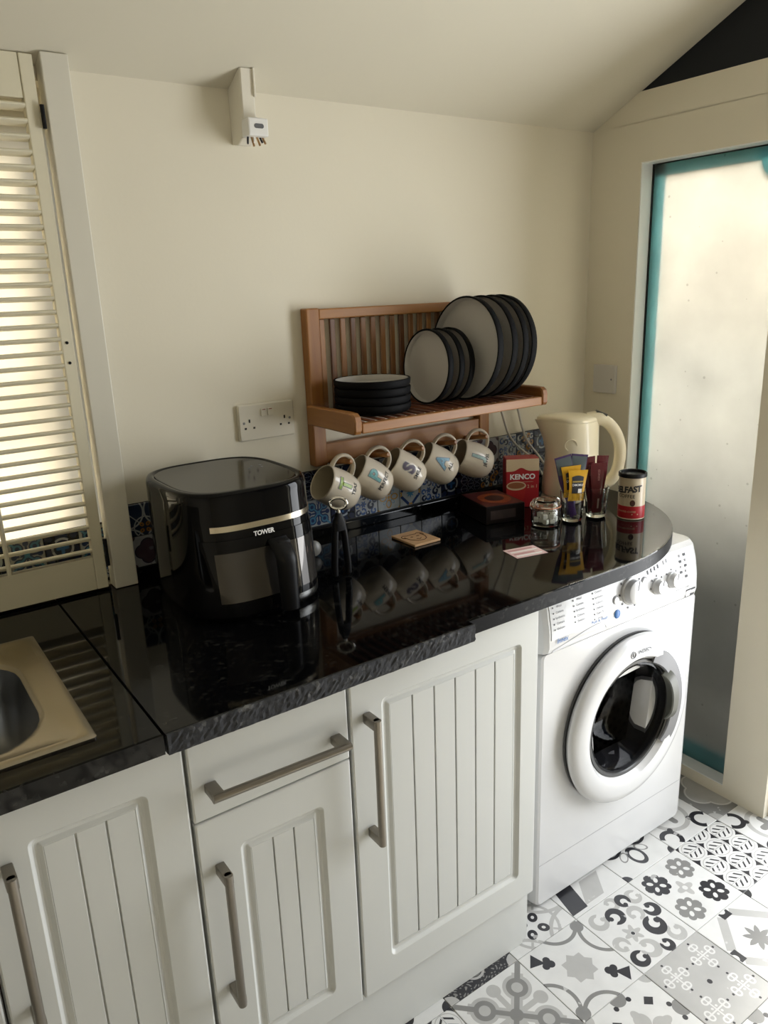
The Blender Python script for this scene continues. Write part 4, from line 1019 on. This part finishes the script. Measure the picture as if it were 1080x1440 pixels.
hpts = [(.040, 0, .232), (.068, 0, .235), (.098, 0, .220), (.121, 0, .190), (.133, 0, .152), (.133, 0, .112), (.124, 0, .076), (.104, 0, .050), (.076, 0, .040)]
pp = []
for i in range(len(hpts)-1):
    a, b, c, d = (Vector(hpts[max(0, min(len(hpts)-1, i+j))]) for j in (-1, 0, 1, 2))
    for k in range(4):
        t = k/4; pp.append(.5*((2*b)+(c-a)*t+(2*a-5*b+4*c-d)*t*t+(3*b-a-3*c+d)*t**3))
pp.append(Vector(hpts[-1])); nr = len(pp)
obj('handle', tube(pp, [.0165-.003*math.sin(PI*i/(nr-1))*0+(.003 if i < 6 else 0) for i in range(nr)], 16), M_CREAMK, KT, True)
obj('switch', bm_box_M(-.016, .016, -.009, .009, -.003, .004, Matrix.Translation((.078, 0, .2480)) @ Matrix.Rotation(.38, 4, 'Y')), M_GREYH, KT)
obj('emblem', lathe([(.015, -.001), (.017, -.001), (.017, .0012), (.015, .0012), (.015, -.001)], 28, M=Matrix.Translation((-.012, -.0655, .172)) @ Matrix.Rotation(PI/2+.10, 4, 'X')), M_CREAMK, KT, True)
obj('base', lathe([(0, .0005), (.080, .0005), (.083, .004), (.082, .014), (.078, .019), (0, .019)], 48), M_CREAMK, KT, True)
def cord(pts, label):
    P = [Vector(p) for p in pts]; q = []
    for i in range(len(P)-1):
        a, b, c, d = (P[max(0, min(len(P)-1, i+j))] for j in (-1, 0, 1, 2))
        for k in range(6):
            t = k/6; q.append(.5*((2*b)+(c-a)*t+(2*a-5*b+4*c-d)*t*t+(3*b-a-3*c+d)*t**3))
    q.append(P[-1]); tag(obj('power_cord', tube(q, .0035, 8), M_WIRE, None, True), label, 'cord', 'white cords behind the kettle')
cord([(.900, -.012, 1.26), (.915, -.020, 1.20), (.932, -.030, 1.148), (.958, -.030, 1.085), (1.00, -.028, 1.040), (1.06, -.030, .995), (1.09, -.040, .945), (1.10, -.064, .913), (1.11, -.09, .9108), (1.115, -.11, .9095)], 'white cable looping lower from the plate rack down to the worktop behind the kettle')
cord([(.975, -.010, 1.26), (.988, -.016, 1.20), (1.004, -.022, 1.149), (1.020, -.022, 1.100), (1.045, -.022, 1.050), (1.095, -.024, .995), (1.12, -.040, .950), (1.14, -.064, .913), (1.15, -.085, .9108), (1.155, -.10, .9095)], 'white cable hanging steeply beside the plate rack end towards the kettle')

# ------------------------------------------------------------------ packets, jars and glasses on the worktop
def flatpoly(pts, m, name, parent, label=None):
    bm = bmesh.new(); bm.faces.new([bm.verts.new(p) for p in pts]); return bm_plain(bm, m, name, parent, label)
KB = emptything('coffee_carton', 'red and cream coffee sachet carton standing by the tiles', 'carton', (.890, -.150, WT)); KB.rotation_euler = (0, 0, math.radians(-33))
w, d_, h = .046, .024, .140
obj('carton', box(-w, w, -d_, d_, .0005, h, .0012, 1), M_RED, KB)
e = -d_-.0006
top = [(-w+.0005, e, h-.0012), (w-.0005, e, h-.0012), (w-.0005, e, h-.036)]+[(x, e, h-.036-.010*math.exp(-((x+.004)/.014)**2)*-1) for x in linsp(w-.001, -w+.001, 25)]+[(-w+.0005, e, h-.036)]
flatpoly(top, M_CARTON, 'printed_band', KB)
bm_plain(warp(text_bm('KENCO', .0205, .0007), lambda a, b: (a, e-.0003, b+h-.052)), M_WPRINT, 'lettering', KB)
flatpoly([(-.034, e-.0002, h-.066), (.030, e-.0002, h-.066), (.030, e-.0002, h-.0668), (-.034, e-.0002, h-.0668)], M_CARTON, 'printed_rule', KB)
mugc = [(-.0445, e-.0003, .062), (-.043, e-.0003, .030), (-.037, e-.0003, .010), (-.004, e-.0003, .010), (.006, e-.0003, .030), (.010, e-.0003, .062)]
flatpoly(mugc, mat('bright red print', (.42, .02, .02), .4), 'printed_cup', KB)
flatpoly([(-.0175+.0275*math.cos(2*PI*k/24), e-.0006, .063+.013*math.sin(2*PI*k/24)) for k in range(24)], M_CARTON, 'printed_cup_rim', KB)
flatpoly([(-.0175+.024*math.cos(2*PI*k/24), e-.0009, .064+.009*math.sin(2*PI*k/24)) for k in range(24)], mat('coffee froth print', (.30, .10, .04), .5), 'printed_froth', KB)
bm_plain(warp(text_bm('2 in 1', .013), lambda a, b: (a+.028, e-.0003, b+.060)), M_CARTON, 'lettering', KB)

bx3 = emptything('chocolate_box', 'low dark box with a red and orange printed lid', 'box', (.762, -.170, WT)); bx3.rotation_euler = (0, 0, math.radians(-14))
obj('carton', box(-.058, .058, -.075, .075, .0005, .048, .0015, 1), mat('dark brown carton', (.008, .005, .005), .35, spec=.25), bx3)
flatpoly([(-.055, -.072, .0486), (.055, -.072, .0486), (.055, .072, .0486), (-.055, .072, .0486)], mat('dark red lid print', (.09, .010, .007), .3, var=.6, vscale=40), 'lid_print', bx3)
flatpoly([(.004+.044*math.cos(2*PI*k/28), -.006+.050*math.sin(2*PI*k/28), .0490) for k in range(28)], mat('orange swirl print', (.30, .06, .015), .3, var=.7, vscale=60), 'lid_motif', bx3)
flatpoly([(.004+.026*math.cos(2*PI*k/28), -.006+.028*math.sin(2*PI*k/28), .0493) for k in range(28)], mat('dark motif print', (.05, .012, .008), .3, var=.6, vscale=60), 'lid_motif', bx3)
flatpoly([(-.045, -.0757, .012), (.03, -.0757, .012), (.03, -.0757, .036), (-.045, -.0757, .036)], mat('grey brown side print', (.035, .022, .02), .4, var=.6, vscale=70), 'side_print', bx3)

# clip-top jar with sugar cubes
JX, JY = .806, -.326
jr = emptything('clip_top_jar', 'small clip top glass jar of white sugar cubes', 'jar', (JX, JY, WT))
obj('glass_body', lathe([(0, .0005), (.031, .0005), (.036, .004), (.038, .012), (.038, .040), (.0355, .047), (.0355, .0505), (.033, .0505), (.033, .047), (.0355, .040), (.0355, .012), (.033, .0065), (0, .006)], 40), M_GLASS, jr, True)
obj('rubber_seal', lathe([(.030, .0508), (.0385, .0508), (.0385, .0535), (.030, .0535), (.030, .0508)], 40), mat('orange rubber', (.55, .22, .12), .5), jr, True, label='orange rubber seal')
obj('glass_lid', lathe([(0, .060), (.026, .060), (.030, .0538), (.0375, .0538), (.038, .058), (.034, .066), (.026, .069), (.024, .0665), (0, .0665)], 40), M_GLASS, jr, True)
bm = bmesh.new(); tube([(.0372*math.cos(2*PI*k/32), .0372*math.sin(2*PI*k/32), .0455) for k in range(32)], .0010, 6, bm, True)
for a0 in (0, 2.9):
    c, s = math.cos(a0), math.sin(a0)
    tube([(c*.037-s*.008, s*.037+c*.008, .045), (c*.043-s*.008, s*.043+c*.008, .050), (c*.040-s*.008, s*.040+c*.008, .063), (c*.034-s*.006, s*.034+c*.006, .068), (c*.034+s*.006, s*.034-c*.006, .068), (c*.040+s*.008, s*.040-c*.008, .063), (c*.043+s*.008, s*.043-c*.008, .050), (c*.037+s*.008, s*.037-c*.008, .045)], .0012, 6, bm)
obj('wire_clip', bm, M_CHROME, jr, True)
cubem = bpy.data.meshes.new('sugar_cube'); b_ = box(-.0062, .0062, -.0062, .0062, -.0062, .0062, .001, 1); b_.to_mesh(cubem); b_.free(); cubem.materials.append(mat('white sugar', (.82, .80, .74), .8, bump=.3, bscale=900))
sug = [(-.014, -.014, 0, .2), (.002, -.020, 0, .9), (.022, -.013, 0, .4), (.007, -.003, 0, .1), (-.010, .004, 0, .6), (.020, .008, 0, 1.1), (.004, .014, 0, .3), (-.018, .016, 0, .8),
       (.004, -.018, 1, .5), (.019, -.008, 1, .2), (-.012, -.007, 1, 1.2), (.013, .010, 1, .75), (.011, -.010, 2, .3), (-.006, .014, 1, .15)]
for x, y, l, a in sug:
    o = bpy.data.objects.new('sugar_cube', cubem); COL.objects.link(o); o.location = (JX+x, JY+y, WT+.0133+.0127*l); o.rotation_euler = (0, 0, a)
    tag(o, 'white sugar cube inside the clip top jar', 'sugar cube', 'sugar cubes in the jar')

def tumbler(x, y, label, r0=.0245, r1=.032, h=.082):
    g = obj('glass_tumbler', lathe([(0, .0006), (r0-.003, .0006), (r0, .003), (r0+.002, .010), (r1, h-.001), (r1-.0008, h), (r1-.0018, h-.001), (r0, .013), (r0-.002, .0095), (0, .009)], 40), M_GLASS, None, True, loc=(x, y, WT))
    return tag(g, label, 'glass', 'tumblers holding sachets')
G1 = (.884, -.345); G2 = (.960, -.360)
tumbler(*G1, 'clear glass tumbler holding yellow and purple sachets'); tumbler(*G2, 'clear glass tumbler holding dark red coffee sticks')
def sachet(nm, w, h, t, m, loc, rot, label, group, crimp=.006, cat='sachet', pinch=.72):
    """a filled flat packet with crimped ends; base at its bottom edge"""
    o = bpy.data.objects.new(nm, None); COL.objects.link(o); o.location = loc; o.rotation_euler = rot; tag(o, label, cat, group)
    pw_ = lambda z: pinch+(1-pinch)*max(0, min(1, (z-.03)/.07))
    nx, nz = 10, 16; bm = bmesh.new(); F = []; B = []
    for j in range(nz+1):
        z = h*j/nz; e = 0 if z < crimp or z > h-crimp else math.sin(PI*(z-crimp)/(h-2*crimp))**.55
        fr = []; bk_ = []
        for i in range(nx+1):
            x = (-w/2+w*i/nx)*pw_(z); q = math.sin(PI*i/nx)**.6*e*t/2+.0004; wv = .0006*math.sin(i*2.1+j*1.3)*(1 if e == 0 else .3)
            xx = x*(1-.05*e); fr.append(bm.verts.new((xx, -q+wv, z))); bk_.append(bm.verts.new((xx, q+wv, z)))
        F.append(fr); B.append(bk_)
    for j in range(nz):
        for i in range(nx): bm.faces.new((F[j][i], F[j][i+1], F[j+1][i+1], F[j+1][i])); bm.faces.new((B[j][i], B[j+1][i], B[j+1][i+1], B[j][i+1]))
        bm.faces.new((F[j][0], F[j+1][0], B[j+1][0], B[j][0])); bm.faces.new((F[j][nx], B[j][nx], B[j+1][nx], F[j+1][nx]))
    for i in range(nx): bm.faces.new((F[0][i], B[0][i], B[0][i+1], F[0][i+1])); bm.faces.new((F[nz][i], F[nz][i+1], B[nz][i+1], B[nz][i]))
    obj('packet', bm, m, o, 50)
    def on(x, z, off=.0006):
        e = 0 if z < crimp or z > h-crimp else math.sin(PI*(z-crimp)/(h-2*crimp))**.55
        x0_ = x; x = x*pw_(z); xs_ = x*(1-.05*e); x = x0_
        return (xs_, -(math.sin(PI*max(0, min(1, (x+w/2)/w)))**.6*e*t/2+.0004)-off, z)
    return o, on
def patch(on, x0, x1, z0, z1, m, name, par, n=6, off=.0007, arch=0):
    bm = bmesh.new(); xs = linsp(x0, x1, n+1); zs = linsp(z0, z1, n+1)
    V = [[bm.verts.new(on(x, z+(arch*(1-((x-(x0+x1)/2)/((x1-x0)/2))**2) if z == z1 else 0), off)) for x in xs] for z in zs]
    for j in range(n):
        for i in range(n): bm.faces.new((V[j][i], V[j][i+1], V[j+1][i+1], V[j+1][i]))
    return bm_plain(bm, m, name, par)
M_YEL = mat('yellow sachet film', (.62, .33, .015), .35); M_PUR = mat('purple sachet film', (.045, .018, .085), .3, coat=.2); M_FOIL = mat('grey green foil', (.09, .11, .115), .3, metal=.3)
GZ = WT+.0105
YAW = math.radians(-24)
def tmb(g, dx, dy, z=0): return (g[0]+dx*math.cos(YAW)-dy*math.sin(YAW), g[1]+dx*math.sin(YAW)+dy*math.cos(YAW), GZ+z)
grp = 'sachets in the tumbler beside the jar'
s, on = sachet('foil_sachet', .046, .168, .005, M_PUR, tmb(G1, .004, -.001), (0, math.radians(-12), YAW), 'purple and grey sachet leaning out towards the carton', grp, pinch=.42)
patch(on, -.021, .021, .120, .163, M_FOIL, 'printed_top', s); patch(on, -.012, .012, .108, .124, M_FOIL, 'printed_top', s)
s, on = sachet('foil_sachet', .046, .166, .005, M_PUR, tmb(G1, -.003, .0065), (0, math.radians(8), YAW), 'purple and grey sachet leaning towards the coffee tin side', grp, pinch=.42)
patch(on, -.021, .021, .122, .161, M_FOIL, 'printed_top', s); patch(on, -.012, .012, .110, .126, M_FOIL, 'printed_top', s)
s, on = sachet('foil_sachet', .050, .152, .005, M_PUR, tmb(G1, 0, .0135), (math.radians(0), 0, YAW), 'plain purple sachet standing between two grey topped ones', grp, pinch=.42)
patch(on, -.012, .012, .02, .05, M_FOIL, 'printed_panel', s)
for k, (dx, dy, z, ry, rx, lb) in enumerate(((-.005, .0035, .056, -3, 14, 'yellow and black sachet tucked behind another yellow sachet'), (.003, -.0045, .046, 3, 14, 'yellow and black sachet in front of the glass with a white flower print'))):
    s, on = sachet('yellow_sachet', .058, .082, .004, M_YEL, tmb(G1, dx, dy-.010, z), (math.radians(rx-14), math.radians(ry), YAW), lb, 'yellow sachets', pinch=.76)
    patch(on, -.019, .019, .020, .064, M_INK, 'printed_panel', s, arch=.004)
    patch(on, -.018, .018, .050, .054, mat('gold print', (.35, .25, .06), .4), 'printed_band', s, off=.0011)
    bm_plain(warp(text_bm('CAMOMILE', .0080, .0001), lambda a, b: on(a, .043+b, .0012)), M_WPRINT, 'lettering', s)
    patch(on, .003, .017, .022, .033, M_WPRINT, 'printed_flower', s, off=.0011)
grp = 'dark red coffee sticks in a tumbler'
for dx, dy, ry, rx, lb in ((-.011, .006, -4, 0, 'dark red coffee stick leaning towards the kettle body with its name up the side'), (.008, .008, 4, 0, 'dark red coffee stick leaning out to the coffee tin side'), (-.001, -.006, 1, 0, 'dark red coffee stick upright at the front of its glass')):
    wd = .046 if 'upright' in lb else .033
    s, on = sachet('coffee_stick', wd, .152 if 'upright' not in lb else .136, .006, M_DRED, tmb(G2, dx, dy), (math.radians(rx), math.radians(ry), YAW), lb, grp, crimp=.008, pinch=.6)
    bm_plain(warp(text_bm('KENCO', .0085, .0002), lambda a, b: on(-b, .116+a*1.0-(.012 if 'upright' in lb else 0), .0012)), mat('dusky pink print', (.35, .16, .15), .5), 'lettering', s)
    patch(on, -.001, .007, .012, .040, mat('pale pink print', (.45, .33, .30), .5), 'printed_panel', s) if 'upright' in lb else None

# coffee tin
CT = emptything('coffee_tin', 'cream and red coffee tin with a black lid', 'tin', (1.022, -.425, WT)); TR, THT = .0342, .122
obj('can', lathe([(0, .0005), (TR-.001, .0005), (TR+.0006, .002), (TR, .004), (TR, .040), (TR, THT-.010), (0, THT-.010)], 48), mat('kraft cream tin print', (.50, .42, .30), .35, coat=.2), CT, True)
obj('printed_band', lathe([(TR-.001, .0045), (TR+.0003, .0045), (TR+.0003, .037), (TR-.001, .037), (TR-.001, .0045)], 48), M_RED, CT, True)
obj('lid', lathe([(0, THT-.006), (TR-.004, THT-.006), (TR-.003, THT), (TR, THT+.0008), (TR+.0018, THT-.001), (TR+.0018, THT-.010), (TR-.0005, THT-.010), (0, THT-.0095)], 48), M_BLACKS, CT, True)
fa = math.atan2(CAM.y+.425, CAM.x-1.022)
def onc(a, b, off=.0006):
    t = fa+a/TR; return ((TR+off)*math.cos(t), (TR+off)*math.sin(t), b)
bm_plain(warp(text_bm('BELFAST', .0225, .0009, .88, sub=2), lambda a, b: onc(a*.98-.012, b+.0805+a*.10)), M_INK, 'lettering', CT)
bm_plain(warp(text_bm('COFFEE', .0125, .0002, 1.05, sub=2), lambda a, b: onc(a-.014, b+.0635)), M_INK, 'lettering', CT)
bm_plain(warp(text_bm('ROASTED COFFEE', .006, 0, 1, sub=1), lambda a, b: onc(a-.012, b+.0225, .001)), M_CARTON, 'lettering', CT)
def bean(cx_, cz_, r): return [onc(cx_+r*.8*math.cos(2*PI*k/20), cz_+r*math.sin(2*PI*k/20), .0007+.0003*0) for k in range(20)]
flatpoly(bean(.003, .046, .0085), mat('bean brown print', (.06, .02, .015), .5), 'printed_bean', CT)
for k in (-1, 1): flatpoly([onc(.010+.007*k+.0016*math.cos(2*PI*q/10), .016+.0016*math.sin(2*PI*q/10), .001) for q in range(10)], M_CARTON, 'printed_dot', CT)

# coaster, card, tongs, stopper
co = emptything('coaster', 'square pale wooden coaster with a scratched face drawing', 'coaster', (.478, -.200, WT))
obj('slab', box(-.040, .040, -.049, .049, .0005, .0065, .001, 1), M_COAST, co)
M_BURN = mat('burnt line', (.10, .045, .02), .7)
def dline(pts): obj('drawn_line', tube([(x, y, .0066) for x, y in pts], .0011, 6), M_BURN, co)
dline([(-.026, .012), (-.024, -.010), (-.012, -.026), (.004, -.030), (.018, -.022), (.026, -.004), (.025, .016)])
dline([(-.030, .020), (-.022, .026), (-.014, .020), (.000, .022), (.014, .020), (.022, .027), (.029, .020)])
dline([(-.030, .020), (-.032, .008), (-.026, .004)]); dline([(.029, .020), (.031, .008), (.025, .004)])
dline([(-.006, -.012), (.001, -.018), (.008, -.012)]); dline([(-.012, .004), (-.009, .006), (-.006, .003)]); dline([(.006, .004), (.010, .006), (.013, .003)])
cdm = emptything('paper_card', 'small pink and white printed card lying on the worktop', 'card', (.614, -.444, WT)); cdm.rotation_euler = (0, 0, math.radians(-12))
obj('sheet', box(-.042, .042, -.031, .031, .0004, .0010), mat('pinkish card', (.70, .50, .48), .6), cdm)
for k, (a, b, y) in enumerate(((-.036, .030, .018), (-.036, .036, .006), (-.036, .020, -.008), (-.036, .034, -.020))):
    flatpoly([(a, y-.003, .0012), (b, y-.003, .0012), (b, y+.004, .0012), (a, y+.004, .0012)], M_WPRINT if k % 2 else mat('rose print', (.50, .25, .25), .6), 'printed_rule', cdm)
tg = emptything('kitchen_tongs', 'black handled kitchen tongs with a steel pull ring', 'tongs', (.198, -.300, WT))
for sx in (-1, 1):
    obj('arm', tube([(sx*.017, 0, .0075), (sx*.017, 0, .03), (sx*.0125, 0, .09), (sx*.008, 0, .130), (sx*.0045, 0, .138)], [.007, .0075, .0075, .0065, .004], 12, up=(0, 1, 0), flat=1.1), M_BLACKS, tg, True)
obj('neck', loft([[(x, y, z) for x, y in rrect(0, 0, a, b, min(a, b)*.6, 4)] for a, b, z in ((.0135, .0085, .108), (.013, .009, .126), (.008, .007, .140), (.0055, .005, .147))]), M_BLACKS, tg, True)
rp = [(.018*math.cos(2*PI*k/28)*(1 if True else 1), 0, .1675+.0125*math.sin(2*PI*k/28)-.004*math.exp(-((k-21)/3)**2)*0) for k in range(28)]
rg = obj('pull_ring', tube(rp, .0038, 10, closed=True), M_CHROME, tg, True, label='steel pull ring'); rg.rotation_euler = (0, 0, math.radians(-35))
obj('ring_stem', cyl((0, 0, .145), (0, 0, .156), .0045, 12), M_CHROME, tg, True)
stp = emptything('bottle_stopper', 'small round grey stopper lying beside the air fryer', 'stopper', (.220, -.140, WT))
obj('knob', lathe([(0, -.004), (.016, -.004), (.019, .0), (.018, .006), (.012, .010), (0, .011)], 28, M=Matrix.Translation((0, 0, .0195)) @ Matrix.Rotation(math.radians(80), 4, 'X')), mat('frosty grey plastic', (.16, .155, .14), .35, var=.3, vscale=60), stp, True)
obj('stem', lathe([(0, 0), (.009, 0), (.008, -.02), (0, -.02)], 20, M=Matrix.Translation((0, .002, .0195)) @ Matrix.Rotation(math.radians(80), 4, 'X')), M_BLACKS, stp, True)
